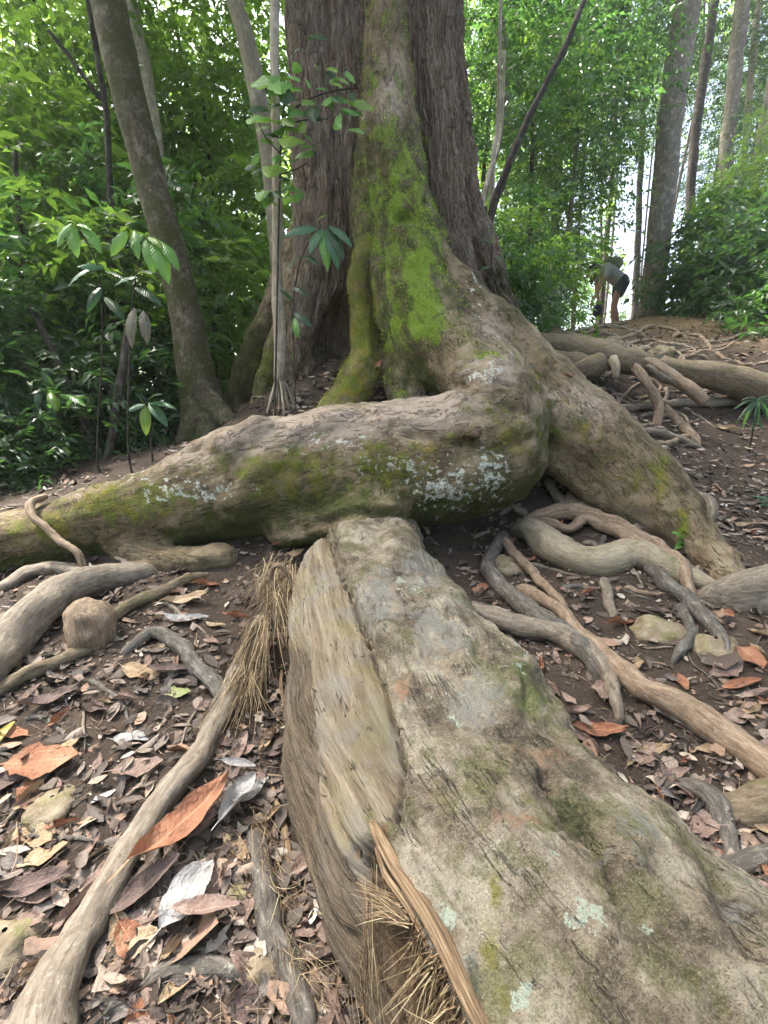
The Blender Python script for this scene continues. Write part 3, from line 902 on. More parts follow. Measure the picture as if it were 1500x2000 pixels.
bc = M.mix(M.rng(M.ma('ADD', M.attr('orange'), M.ma('MULTIPLY', M.ma('SUBTRACT', nmx, .52), 3.2)), .35, .75, 0, .8), bc, (.44, .255, .165))
bc = M.mix(M.rng(M.ma('ADD', M.attr('grey'), M.ma('MULTIPLY', M.ma('SUBTRACT', nmx, .52), 3.2)), .35, .75, 0, .75), bc, M.mix(n3, (.22, .21, .195), (.42, .41, .38)))
bare_f = M.rng(M.ma('ADD', M.attr('bare'), M.ma('MULTIPLY', M.ma('SUBTRACT', n2, .5), .35)), .42, .58)
col = M.mix(bare_f, bc, wc)
col = M.mix(M.rng(M.ma('ADD', M.attr('darkmoss'), M.ma('MULTIPLY', M.ma('SUBTRACT', nmx, .52), 3.2)), .35, .75, 0, .85), col, M.ramp(n3, [(.35, (.03, .035, .016)), (.7, (.09, .10, .045))]))
mf = M.noise(p, 220, 3, .7)
ym = M.rng(M.ma('ADD', M.attr('ymoss'), M.ma('MULTIPLY', M.ma('SUBTRACT', n2, .56), 2.2)), .25, .95, 0, .85)
col = M.mix(ym, col, M.ramp(mf, [(.3, (.13, .125, .02)), (.7, (.33, .31, .06))]))
gm = M.rng(M.ma('ADD', M.attr('moss'), M.ma('MULTIPLY', M.ma('SUBTRACT', n2, .58), 2.4)), .25, .9, 0, .85)
col = M.mix(gm, col, M.ramp(mf, [(.3, (.07, .095, .02)), (.7, (.22, .27, .07))]))
lvv = M.noise(p, 26, 7, .7, .5)
ls_ = M.rng(M.ma('ADD', lvv, M.ma('MULTIPLY', M.attr('lich'), .27)), .70, .72)
ls_ = M.ma('MULTIPLY', ls_, M.rng(M.noise(p, 170, 5, .75), .40, .50))
ls_ = M.ma('MULTIPLY', ls_, M.rng(M.attr('lich'), .15, .35))
col = M.mix(ls_, col, M.mix(n3, (.38, .46, .38), (.66, .72, .60)))
hw_ = M.ma('SUBTRACT', M.ma('ADD', M.ma('MULTIPLY', g1, 1.0), M.ma('MULTIPLY', g3, .4)), M.ma('MULTIPLY', split, 1.2))
hb = M.ma('ADD', M.ma('ADD', M.ma('MULTIPLY', n2, 1.0), M.ma('MULTIPLY', n3, .5)), M.ma('MULTIPLY', nb, .8))
hb = M.ma('SUBTRACT', M.ma('ADD', hb, M.ma('MULTIPLY', n4, .35)), M.ma('MULTIPLY', fis, 1.5))
hh = M.n('Mix', {0: bare_f, 2: hb, 3: hw_}, 0)
MAT_LOG = M.done(M.bsdf(col, .78, M.bump(hh, 1.0, .028), .2))
front_root = link('front_root', mesh_from('front_root', lv2 - GLOC, lf, LAT), MAT_LOG, giant, label='wide worn root stripped to pale grained wood on one side')

# splinter strips and fibres torn from it
M = Mat('torn_splinter')
R = M.attr('rc', True)
g = M.noise(M.sc(R, (260, 260, 6)), 1, 7, .7)
c = M.ramp(g, [(.36, (.06, .038, .022)), (.46, (.18, .115, .066)), (.56, (.30, .205, .125)), (.66, (.46, .345, .23))])
MAT_SPL = M.done(M.bsdf(c, .7, M.bump(g, 1.0, .006)))
M = Mat('dry_fibre')
c = M.ramp(M.island(), [(0, (.06, .04, .025)), (.35, (.16, .105, .06)), (.6, (.28, .20, .115)), (.82, (.42, .32, .19)), (1, (.58, .48, .31))])
MAT_FIB = M.done(M.bsdf(c, .6, None, .3))

from mathutils.bvhtree import BVHTree
bvh_log = BVHTree.FromPolygons([tuple(v) for v in lv2], [tuple(f) for f in lf.tolist()])
bvh_giant = BVHTree.FromPolygons([tuple(v) for v in tv2], [tuple(f) for f in tq.tolist()])


def hit_any(px, py, lift=0.0):
    """first solid surface seen through a photo pixel: giant roots, front root or ground"""
    r = ray(px, py)
    L = np.linalg.norm(r)
    g = hit(px, py)
    best, nb_ = np.linalg.norm(g - CAM), Vector((0, 0, 1))
    for b in (bvh_log, bvh_giant):
        loc, nn, ix, dd = b.ray_cast(Vector(CAM), Vector(r / L))
        if loc is not None and dd < best:
            best, nb_ = dd, nn
    return CAM + r / L * best + np.array(nb_) * lift


def strip(pts, seg=6, flat=.3, rough=.1, seed=0):
    v, fs, r_ = tube(pts, seg, .02, rough, 1, seed, flat)
    return v, fs, {'rc': r_}


for (ax, ay), (bx_, by_), rpx, bow, l0, l1 in [((732, 1606), (1000, 2090), 13, .010, .004, .004), ((745, 1650), (900, 2000), 6, .006, .012, -.004), ((770, 1690), (950, 2030), 5, .014, .010, .008),
                                               ((812, 1800), (785, 2000), 8, .004, .004, -.008), ((736, 1640), (800, 1800), 4, .012, .006, .0), ((700, 1660), (720, 1850), 5, .004, .0, .0), ((532, 1530), (590, 1790), 8, .004, .004, .002), ((548, 1300), (556, 1420), 6, .004, .004, .0)]:
    A0, B0 = hit_any(ax, ay, l0), hit_any(bx_, by_, l1)
    pts = []
    for t in np.linspace(0, 1, 9):
        q = A0 * (1 - t) + B0 * t
        sf = hit_any(ax + (bx_ - ax) * t, ay + (by_ - ay) * t, .006)
        q[2] = .55 * q[2] + .45 * sf[2] + bow * math.sin(math.pi * t)
        q[0] += .004 * math.sin(t * 9 + ax)
        wd_ = (.25 + .75 * math.sin(math.pi * min(1, t * .8 + .12)) ** .7)
        pts.append([*q, rpx * wd_ * mpp(ax, (ay + by_) / 2, .85)])
    v, fs, at = strip(np.array(pts), 12, .38, .03, int(ax))
    link('splinter', mesh_from('splinter', v - GLOC, fs, at), MAT_SPL, front_root)


def fibres(starts, n, length, r, spread, droop, base_r, seed, seg=4):
    """a tuft of dry strands: starts = [(point, direction)]"""
    rg = np.random.default_rng(seed)
    parts = []
    for k in range(n):
        p0, d0 = starts[rg.integers(len(starts))]
        p0 = np.array(p0) + rg.normal(size=3) * base_r
        d = np.array(d0, float) + rg.normal(size=3) * spread
        d /= np.linalg.norm(d)
        L = length * rg.uniform(.45, 1.15)
        q = [p0]
        bend = rg.normal(size=3) * .5 * spread
        for j in range(5):
            d = d + np.array([0, 0, -droop]) + bend * .35
            d /= np.linalg.norm(d)
            q.append(q[-1] + d * L / 5)
        rr = r * rg.uniform(.5, 1.4)
        pts = np.column_stack([q, np.linspace(rr, rr * .25, 6)])
        v, fs, r_ = tube(pts, seg, L / 7, .05, 1, k, 1, cap=False)
        parts.append((v, fs, {}))
    return join_geo(parts)


def wd(a, b):
    d = np.array(b) - np.array(a)
    return d / np.linalg.norm(d)


A_ = hit_any(806, 1782, .015)
st1 = [(hit_any(x, y, .012), wd(hit_any(x, y), hit_any(x - 90, y - 42, .05))) for x, y in [(800, 1772), (806, 1785), (812, 1796), (790, 1760)]]
v, f, a = fibres(st1, 110, .095, .0009, .16, .03, .004, 1)
link('torn_fibres', mesh_from('torn_fibres', v - GLOC, f), MAT_FIB, front_root, kind='stuff')
st2 = [(hit_any(x, y, .01), wd(hit_any(x, y), hit_any(x - 60, y + 95, .02))) for x, y in [(830, 1830), (850, 1870), (870, 1910), (890, 1945), (905, 1985), (860, 1890)]]
v, f, a = fibres(st2, 240, .13, .0011, .20, .05, .008, 2)
link('torn_fibres', mesh_from('torn_fibres', v - GLOC, f), MAT_FIB, front_root, kind='stuff')
st3 = [(hit_any(x, y, .008), wd(hit_any(x, y), hit_any(x + 10, y + 110, .004))) for x, y in [(735, 1690), (745, 1740), (728, 1780), (720, 1850), (750, 1830), (700, 1900)]]
v, f, a = fibres(st3, 60, .16, .001, .10, .03, .012, 3)
link('torn_fibres', mesh_from('torn_fibres', v - GLOC, f), MAT_FIB, front_root, kind='stuff')
# ------------------------------------------------------------------ thin roots lying on the forest floor
def root_mat(name, c1, c2, c3, moss=0.0):
    M = Mat(name)
    R = M.attr('rc', True)
    p = M.pos()
    a = M.noise(M.sc(R, (70, 70, 14)), 1, 5, .65, .5)
    b = M.noise(p, 30, 5, .65)
    d = M.noise(p, 160, 4, .7)
    c = M.ramp(a, [(.3, c1), (.52, c2), (.74, c3)])
    c = M.mix(M.rng(b, .5, .7, 0, .6), c, c1)
    c = M.mix(M.rng(d, .58, .75, 0, .6), c, tuple(min(1, x * 1.25 + .03) for x in c3))
    c = M.mix(M.rng(M.noise(p, 45, 6, .75), .60, .66, 0, .6), c, (.36, .36, .31))
    c = M.mix(M.rng(M.noise(M.sc(R, (120, 120, 20)), 1, 4, .7), .58, .66, 0, .7), c, tuple(x * .45 for x in c1))
    if moss:
        upz = M.n('SeparateXYZ', {0: M.n('NewGeometry', out=1)}, 2)
        g = M.rng(M.ma('ADD', M.ma('MULTIPLY', upz, .12), M.noise(p, 9, 6, .7)), .62 - moss * .25, .80 - moss * .25, 0, .75)
        c = M.mix(g, c, M.ramp(d, [(.3, (.045, .05, .016)), (.7, (.14, .14, .045))]))
    h = M.ma('ADD', a, M.ma('MULTIPLY', d, .5))
    return M.done(M.bsdf(c, .75, M.bump(h, .8, .006), .3))


RM = {'grey': root_mat('root_grey', (.11, .085, .065), (.22, .18, .14), (.34, .30, .25)),
      'dark': root_mat('root_dark', (.05, .043, .037), (.125, .11, .095), (.27, .245, .215)),
      'tan': root_mat('root_tan', (.15, .10, .065), (.28, .20, .14), (.42, .33, .25)),
      'mossy': root_mat('root_mossy', (.09, .065, .04), (.17, .13, .085), (.26, .21, .15), .12),
      'pale': root_mat('root_pale', (.20, .16, .11), (.35, .29, .21), (.42, .36, .27), .05)}
_rs = 0


def surface_root(poly, mat, label, rise=.35, rough=.26, group=None, seg=14, name='surface_root', dive=None, lift=0.0):
    dive = len(poly[0]) == 3 if dive is None else dive
    global _rs
    _rs += 1
    pts = []
    for q in poly:
        px, py, r_ = q[:3]
        g = P(px, py, q[3]) if len(q) > 3 else hit(px, py)
        dep = (g - CAM)[1] * cp_ - (g - CAM)[2] * sp_
        r = r_ * dep / FPX
        if len(q) <= 3:
            g = hit(px, py, r * rise + lift)
        pts.append([*g, r])
    pts = np.array(pts)
    if dive:                                   # both ends go down into the soil
        for a, b in ((0, 1), (-1, -2)):
            e = pts[a].copy()
            e[:3] += (pts[a, :3] - pts[b, :3]) / (np.linalg.norm(pts[a, :3] - pts[b, :3]) + 1e-6) * pts[a, 3] * 2.2
            e[2] = ground_z(e[0], e[1])[0] - pts[a, 3] * 1.1
            e[3] = pts[a, 3] * .55
            pts = np.vstack([e, pts]) if a == 0 else np.vstack([pts, e])
    v, fs, rc_ = tube(pts, seg, None, rough, 1.0, _rs, lobes=.05)
    c = np.array(pts)[len(pts) // 2, :3]
    me = mesh_from(name, v - c, fs, {'rc': rc_})
    return link(name, me, RM[mat], loc=c, label=label, cat='root', group=group)


SR = surface_root
SR([(-60, 1330, 40), (0, 1268, 40), (60, 1212, 37), (130, 1158, 31), (200, 1127, 26), (262, 1115, 22), (292, 1110, 14)], 'grey', 'thick grey root rising past the knobby root end', .7)
SR([(-40, 1165, 15), (0, 1148, 15), (60, 1118, 14), (110, 1108, 13), (160, 1120, 11)], 'grey', 'slim grey root tucked under the massive cross root', .6)
SR([(88, 968, 6, 2.40), (62, 980, 8, 2.32), (66, 1012, 7, 2.25), (108, 1050, 7, 2.22), (148, 1078, 7, 2.19), (158, 1108, 6, 2.17)], 'tan', 'thin vine-like root looped over the massive cross root')
SR([(-30, 1362, 15), (40, 1325, 15), (100, 1300, 14), (165, 1272, 11)], 'mossy', 'short mossy root below the knobby root end', .5)
SR([(228, 1202, 11), (290, 1167, 11), (345, 1142, 10), (395, 1125, 8)], 'mossy', 'thin root running from the knobby root end to the cross root', .5)
SR([(255, 1262, 10), (300, 1236, 13), (340, 1250, 14), (375, 1290, 15), (405, 1326, 15), (432, 1362, 12)], 'dark', 'bent dark root meeting the top of the long grey root', .8)
SR([(470, 1285, 11), (446, 1345, 17), (412, 1432, 22), (348, 1530, 25), (276, 1632, 28), (216, 1735, 32), (164, 1835, 38), (118, 1930, 48), (90, 2030, 58), (70, 2120, 66)], 'grey', 'long smooth grey-brown root running beside the fallen white leaves', .55)
SR([(498, 1640, 14), (515, 1720, 21), (540, 1820, 26), (568, 1900, 28), (590, 1990, 22)], 'dark', 'bluish grey root along the split side of the worn root', .4)
SR([(290, 1925, 10), (330, 1900, 18), (385, 1890, 20), (440, 1897, 18), (485, 1915, 10)], 'dark', 'half-buried humped root below the white leaves', .25)
SR([(1035, 1012, 12), (1120, 998, 14), (1200, 1022, 13), (1270, 1060, 13), (1325, 1098, 13), (1350, 1150, 9)], 'tan', 'twisting upper strand of the twin roots over the pale thick root', 1.6)
SR([(1055, 1018, 10), (1108, 1034, 9), (1150, 1014, 11), (1215, 1046, 12), (1285, 1080, 14), (1340, 1104, 12)], 'tan', 'lower strand of the twin roots over the pale thick root', 1.5)
SR([(1030, 1040, 22), (1085, 1078, 30), (1160, 1096, 32), (1240, 1086, 30), (1325, 1112, 26), (1395, 1140, 18)], 'pale', 'thick pale root with moss under the twin strands', .5)
SR([(1252, 1082, 12), (1288, 1128, 15), (1340, 1170, 16), (1388, 1222, 14), (1422, 1272, 9)], 'dark', 'blackish root snaking down from the pale thick root', .7)
SR([(1332, 1188, 8), (1352, 1236, 11), (1330, 1268, 10), (1316, 1284, 7)], 'dark', 'short crooked root hooking below the blackish root', .6)
SR([(985, 1050, 12), (956, 1088, 14), (966, 1132, 15), (1010, 1170, 17), (1062, 1212, 21), (1112, 1243, 21), (1158, 1285, 18)], 'dark', 'curved dark root dropping into the forked roots', .9)
SR([(905, 1196, 15), (990, 1216, 20), (1075, 1232, 22), (1120, 1255, 22), (1165, 1295, 18)], 'grey', 'stout grey root joining the forked roots from the worn root', .9)
SR([(978, 1048, 8), (1022, 1100, 9), (1060, 1140, 9), (1098, 1180, 7)], 'tan', 'straight pale stick-like root above the forked roots', 1.8)
SR([(1025, 1150, 11), (1088, 1188, 13), (1148, 1248, 15), (1192, 1294, 18), (1262, 1342, 23), (1342, 1382, 26), (1422, 1434, 28), (1510, 1500, 28), (1590, 1560, 25)], 'tan', 'long tan root leading away from the fork across the litter', 1.0)
SR([(1150, 1250, 11), (1186, 1306, 14), (1200, 1358, 13), (1207, 1395, 9)], 'grey', 'short branch root dropping from the fork', .9)
SR([(1180, 1138, 9), (1186, 1165, 10), (1194, 1200, 8)], 'grey', 'small root stub below the pale thick root', .7)
SR([(1340, 1530, 14), (1385, 1555, 20), (1412, 1602, 20), (1420, 1660, 16)], 'dark', 'bent grey root pressed against the worn root', .6)
SR([(1395, 1580, 22), (1450, 1585, 38), (1530, 1560, 40)], 'mossy', 'rounded mossy root hump beside the worn root', .2)
SR([(1420, 1700, 18), (1465, 1688, 20), (1540, 1660, 18)], 'dark', 'dark root below the rounded mossy hump', .4)
SR([(1385, 1170, 20), (1440, 1165, 42), (1520, 1150, 50), (1600, 1150, 50)], 'grey', 'lichen-grey root mass at the foot of the spreading root', .4)
SR([(1358, 965, 11, 2.72), (1385, 985, 13, 2.58), (1382, 1012, 12, 2.54), (1362, 1042, 13, 2.54), (1372, 1075, 12, 2.50)], 'grey', 'gnarled root wrapped round the end of the spreading root')
SR([(1072, 945, 9), (1090, 970, 10), (1100, 992, 8)], 'grey', 'tiny root peg between the two great roots', 1.0)
SR([(1125, 955, 8), (1112, 975, 9), (1098, 992, 7)], 'tan', 'tiny slanting root peg between the two great roots', 1.0)
SR([(1020, 1000, 8), (1000, 990, 8), (985, 998, 6)], 'grey', 'little hooked root under the elbow of the cross root', .8)
# the bank above the trail
SR([(1050, 660, 16, 5.1), (1110, 678, 24, 5.0), (1180, 700, 27, 4.9), (1245, 715, 22, 4.85), (1290, 715, 14, 4.9)], 'mossy', 'thick mossy root crowning the bank')
SR([(1065, 690, 13, 5.0), (1120, 706, 16, 4.85), (1180, 716, 15, 4.8)], 'mossy', 'lower mossy root beside the one crowning the bank')
SR([(1075, 655, 12, 5.2), (1140, 668, 14, 5.1), (1205, 690, 12, 5.0)], 'mossy', 'upper mossy root behind the one crowning the bank')
SR([(1120, 728, 15, 4.75), (1145, 716, 19, 4.7), (1170, 706, 17, 4.75)], 'mossy', 'sawn-off root stub poking from the bank')
SR([(1198, 700, 9, 4.7), (1206, 718, 8, 4.62), (1206, 738, 6, 4.6)], 'pale', 'short pale rootlet hanging from the bank')
SR([(1238, 712, 9, 4.75), (1262, 745, 9, 4.62), (1284, 788, 9, 4.55), (1283, 832, 8, 4.5)], 'tan', 'bent root dropping from the bank to the trail')
SR([(1255, 705, 10, 4.75), (1308, 738, 12, 4.65), (1345, 762, 12, 4.55), (1372, 788, 9, 4.5)], 'tan', 'root reaching from the bank down to the trail edge')
SR([(1265, 715, 7, 4.72), (1292, 735, 8, 4.64), (1322, 752, 7, 4.6)], 'grey', 'thin root clinging under the bank root')
SR([(1290, 712, 18, 5.1), (1360, 728, 25, 5.0), (1430, 742, 29, 4.95), (1510, 758, 31, 4.9), (1620, 775, 30, 4.9)], 'mossy', 'log-like root with yellow moss lying along the bank')
SR([(1165, 793, 7), (1260, 797, 7), (1330, 786, 8), (1400, 788, 9), (1455, 780, 8)], 'grey', 'long root forming a step across the trail', .8)
SR([(1285, 785, 7), (1330, 828, 9), (1358, 860, 7)], 'tan', 'short root slanting over the trail step', .8)
SR([(1218, 802, 6), (1230, 838, 7), (1262, 862, 6)], 'tan', 'crooked rootlet beside the spreading root', .8)
SR([(1240, 842, 6), (1300, 850, 8), (1362, 872, 6)], 'grey', 'flat root on the trail below the step', .6)
SR([(1255, 865, 6), (1300, 866, 6), (1345, 850, 6)], 'tan', 'thin root crossing the trail', .6)
SR([(1108, 748, 4), (1150, 766, 5), (1176, 760, 4)], 'pale', 'slender bone-white rootlet on the bank face', 1.0)
rg = np.random.default_rng(70)
for k in range(16):
    px, py = rg.uniform(1090, 1330), rg.uniform(636, 684)
    ang, q = rg.uniform(-.5, .35), []
    for j in range(6):
        q.append((px, max(py, 634 - (px - 1180) * .18 + 4), rg.uniform(2.5, 6.5) * (1 - .1 * j)))
        px, py, ang = px + 22 * math.cos(ang), py + 10 * math.sin(ang), ang + rg.normal() * .45
    SR(q, ['pale', 'tan', 'grey'][k % 3], ['sunlit pale root', 'sunlit tan root', 'weathered grey root'][k % 3] + ' braided across the crest of the trail', .4, .35, group=['pale', 'tan', 'grey'][k % 3] + ' roots across the sunlit crest', seg=8)

rg = np.random.default_rng(71)
def wander(px, py, ang, n, step, r0, wob_=.5):
    q = []
    for k in range(n):
        q.append((px, py, r0 * (1 - .75 * k / n)))
        ang += rg.normal() * wob_
        px += math.cos(ang) * step
        py += math.sin(ang) * step * .6
    return q
for px, py, a, n_, st_, r_, m_, lab_, gr_ in [(1150, 1060, .6, 7, 28, 7, 'grey', 0, 0), (1230, 1150, 1.2, 6, 26, 6, 'tan', 0, 0), (1000, 1080, .5, 7, 26, 6, 'grey', 0, 0), (1100, 1150, .2, 7, 30, 6, 'dark', 0, 0), (1290, 1040, .8, 6, 26, 7, 'tan', 0, 0), (1180, 1050, 1.0, 6, 24, 6, 'dark', 0, 0), (1350, 1130, 1.3, 6, 26, 7, 'grey', 0, 0),
                                          (1200, 770, .3, 6, 22, 4, 'tan', 1, 1), (1270, 760, .9, 5, 20, 4, 'grey', 1, 1), (1330, 700, .1, 6, 24, 5, 'tan', 1, 1), (1180, 735, .2, 6, 22, 4, 'grey', 1, 1), (1380, 670, .2, 6, 24, 4, 'grey', 1, 1), (1230, 830, .5, 6, 22, 4, 'tan', 1, 1), (1150, 745, 1.0, 5, 18, 4, 'tan', 1, 1), (1340, 800, .4, 6, 20, 4, 'grey', 1, 1), (1290, 640, .0, 6, 26, 4, 'tan', 1, 1), (1200, 672, .1, 6, 26, 4, 'tan', 1, 1), (1120, 760, 0.4, 7, 22, 5, 'tan', 1, 1), (1190, 760, 0.7, 7, 22, 4, 'grey', 1, 1), (1240, 735, 0.9, 7, 22, 5, 'tan', 1, 1), (1300, 760, 0.5, 7, 22, 5, 'grey', 1, 1), (1360, 780, 0.3, 7, 22, 4, 'tan', 1, 1), (1180, 800, 0.4, 7, 22, 5, 'tan', 1, 1), (1260, 810, 0.6, 7, 22, 5, 'grey', 1, 1), (1310, 690, 0.2, 7, 22, 4, 'tan', 1, 1), (1250, 690, 0.3, 7, 22, 4, 'grey', 1, 1), (1400, 690, 0.1, 7, 22, 4, 'tan', 1, 1), (1130, 700, 0.5, 7, 22, 4, 'grey', 1, 1), (1330, 740, 0.8, 7, 22, 4, 'grey', 1, 1),
                                          (60, 1400, .3, 6, 30, 6, 'dark', 2, 2), (300, 1500, 2.6, 6, 34, 6, 'grey', 2, 2), (180, 1330, .2, 7, 30, 6, 'dark', 2, 2), (330, 1180, .3, 6, 24, 5, 'grey', 2, 2), (30, 1620, .4, 6, 44, 7, 'dark', 2, 2), (380, 1660, 1.8, 6, 40, 6, 'grey', 2, 2)]:
    SR(wander(px, py, a, n_, st_, r_), m_, {'grey': 'thin grey', 'tan': 'thin tan', 'dark': 'thin blackish'}[m_] + [' rootlet wriggling over soil among the forked roots', ' rootlet creeping over the bank and trail', ' rootlet half buried near the long smooth root'][lab_],
       .3, group={'grey': 'thin grey', 'tan': 'thin tan', 'dark': 'thin blackish'}[m_] + [' rootlets among the forked roots', ' rootlets on the bank', ' rootlets near the long root'][gr_], seg=8)

# knobby root end
kc = hit(180, 1245, .05)
kc = P(178, 1222, kc[1] + .05)
u = np.linspace(0, 2 * np.pi, 40, endpoint=False)
w = np.linspace(-1.568, 1.568, 26)
U, W = np.meshgrid(u, w)
kd = np.stack([np.cos(W) * np.cos(U), np.cos(W) * np.sin(U), np.sin(W)], -1).reshape(-1, 3)
kr = .095 * (1 + .18 * fbm(kd * .9 + 5, 2) + .05 * fbm(kd * 3.0, 2))
kr *= 1 - .30 * np.exp(-((kd - np.array([.35, -.85, .25])) ** 2).sum(1) / .05)
kv = kd * kr[:, None] * np.array([1.0, 1.0, 1.15])
i = (np.arange(25)[:, None] * 40 + np.arange(40)[None, :])
j = np.roll(i, -1, 1)
kf = np.stack([i, j, j + 40, i + 40], -1).reshape(-1, 4)
link('knobby_root_end', mesh_from('knobby_root_end', kv, kf, {'rc': kv}), RM['tan'], loc=kc, label='rounded knobby root end like a fist under the thick grey root', cat='root')
# ------------------------------------------------------------------ leaves
def leaf_mat(name, dark, mid, light, trans, tfac=.42, rough=.42, spec=.6):
    M = Mat(name)
    r = M.island()
    c = M.ramp(r, [(0, dark), (.5, mid), (1, light)])
    c = M.mix(M.ma('MULTIPLY', M.objrand(), .35), c, dark)
    tcol = M.mix(M.ma('MULTIPLY', r, .6), trans, tuple(x * .55 for x in trans))
    a = M.bsdf(c, rough, None, spec)
    t = M.n('BsdfTranslucent', {'Color': tcol})
    return M.done(M.n('MixShader', {0: tfac, 1: a, 2: t}))


LM_MID = leaf_mat('leaf_mid_green', (.028, .066, .018), (.058, .115, .026), (.105, .165, .04), (.26, .46, .06), .50, .38)
LM_DARK = leaf_mat('leaf_dark_green', (.022, .054, .022), (.042, .088, .033), (.075, .13, .052), (.13, .30, .055), .40, .30)
LM_BRIGHT = leaf_mat('leaf_bright_green', (.045, .10, .02), (.085, .16, .03), (.14, .215, .045), (.33, .54, .075), .52, .40)
LM_HERO = leaf_mat('leaf_fresh_green', (.05, .13, .035), (.08, .19, .05), (.11, .24, .07), (.20, .42, .07), .38, .34)
LM_BLUE = leaf_mat('leaf_blue_green', (.02, .065, .045), (.035, .10, .07), (.06, .14, .10), (.05, .17, .07), .25, .30)


def leaf_batch(o, d, nrm_, L, W, droop, fold=.18):
    """many small folded leaves at once: base o, direction d, face normal nrm_"""
    n = len(o)
    d = d / (np.linalg.norm(d, axis=1)[:, None] + 1e-9)
    s = np.cross(d, nrm_)
    s /= np.linalg.norm(s, axis=1)[:, None] + 1e-9
    up = np.cross(s, d)
    L, W, droop = (np.broadcast_to(np.asarray(x, float), (n,))[:, None] for x in (L, W, droop))
    mid = o + d * L * .48 + up * L * .03
    tip = o + d * L * .98 - up * droop * L
    lf_ = mid + s * W * .5 + up * fold * W - d * L * .05
    rt_ = mid - s * W * .5 + up * fold * W - d * L * .05
    v = np.stack([o, lf_, mid, rt_, tip], 1).reshape(-1, 3)
    b = (np.arange(n) * 5)[:, None]
    f = np.concatenate([b + np.array([[0, 2, 1]]), b + np.array([[0, 3, 2]]), b + np.array([[2, 4, 1]]), b + np.array([[2, 3, 4]])], 0)
    return v, f


def sprays(orig, dirs, length, nleaf, leafL, rg, wratio=.42, droop=.3, spread=.9):
    """alternate leaves along twigs"""
    T = len(orig)
    dirs = dirs / (np.linalg.norm(dirs, axis=1)[:, None] + 1e-9)
    j = np.tile(np.arange(nleaf), T)
    ti = np.repeat(np.arange(T), nleaf)
    t = (j + .6) / nleaf
    d = dirs[ti]
    ln = np.asarray(length)[ti] if np.ndim(length) else np.full(len(ti), length)
    sag = np.zeros((len(ti), 3))
    sag[:, 2] = -.28 * t ** 2 * ln
    o = orig[ti] + d * (t * ln)[:, None] + sag
    upv = np.array([0, 0, 1.0]) + rg.normal(size=(T, 3)) * .35
    sd = np.cross(d, upv[ti])
    sd /= np.linalg.norm(sd, axis=1)[:, None] + 1e-9
    sg = np.where(j % 2, 1.0, -1.0)[:, None]
    ld = d * .55 + sd * sg * spread + rg.normal(size=(len(ti), 3)) * .25
    ld[:, 2] -= droop * rg.uniform(.3, 1.3, len(ti))
    nm = upv[ti] + rg.normal(size=(len(ti), 3)) * .45
    L = leafL * rg.uniform(.6, 1.25, len(ti))
    return leaf_batch(o, ld, nm, L, L * wratio * rg.uniform(.8, 1.2, len(ti)), rg.uniform(.02, .25, len(ti)))


def crown_mesh(name, seed, ext, nclump, ntwig, nleaf, leafL, clump_r, mat, wratio=.42, shell=.55, twig=.35):
    """a crown in its own box: ext = half sizes; clumps of twigs with gaps between"""
    rg = np.random.default_rng(seed)
    ext = np.array(ext)
    cc = []
    while len(cc) < nclump:
        q = rg.uniform(-1, 1, 3)
        r_ = np.linalg.norm(q)
        if r_ < 1 and rg.random() < max(.15, r_ ** 2 if shell else 1) and all(np.linalg.norm((q - x) * ext) > clump_r * .55 for x in cc[-40:]):
            cc.append(q)
    cc = np.array(cc) * ext
    ci = np.repeat(np.arange(nclump), ntwig)
    off = rg.normal(size=(len(ci), 3)) * clump_r * np.array([.5, .5, .3])
    o = cc[ci] + off
    d = off / clump_r + .5 * o / (np.linalg.norm(o, axis=1)[:, None] + .01) + rg.normal(size=off.shape) * .5
    d[:, 2] *= .5
    v, f = sprays(o, d, twig * rg.uniform(.6, 1.3, len(ci)), nleaf, leafL, rg, wratio)
    return mesh_from(name, v, f, smooth_shade=False), cc


def wood_mat(name, c1, c2, c3, moss=0.0, sx=(60, 60, 10)):
    M = Mat(name)
    R = M.attr('rc', True)
    p = M.pos()
    a = M.noise(M.sc(R, sx), 1, 6, .68, .6)
    b = M.noise(p, 9, 5, .65)
    d = M.noise(p, 90, 4, .7)
    c = M.ramp(a, [(.3, c1), (.5, c2), (.72, c3)])
    c = M.mix(M.rng(b, .52, .68, 0, .7), c, tuple(min(1, x * 1.3 + .04) for x in c3))
    if moss:
        g = M.rng(M.noise(p, 6, 5), .62 - moss * .3, .78 - moss * .3, 0, .85)
        c = M.mix(g, c, M.ramp(d, [(.3, (.045, .055, .016)), (.7, (.15, .155, .05))]))
    h = M.ma('ADD', a, M.ma('MULTIPLY', d, .4))
    return M.done(M.bsdf(c, .82, M.bump(h, 1.0, .05 if moss > .5 else .015), .25))


WM = {'mossy': wood_mat('bark_mossy_brown', (.06, .048, .032), (.165, .135, .09), (.33, .285, .205), .6, (45, 45, 30)),
      'grey': wood_mat('bark_grey', (.09, .075, .06), (.18, .155, .125), (.30, .27, .22), .15),
      'pale': wood_mat('bark_pale', (.24, .19, .14), (.38, .32, .25), (.52, .46, .38)),
      'dark': wood_mat('bark_dark', (.022, .018, .014), (.05, .04, .032), (.10, .085, .07))}


def stem_pts(poly):
    """[(px, py, rpx, Y)] -> world points"""
    return np.array([[*P(a, b, Y), r * mpp(a, b, Y)] for a, b, r, Y in poly])


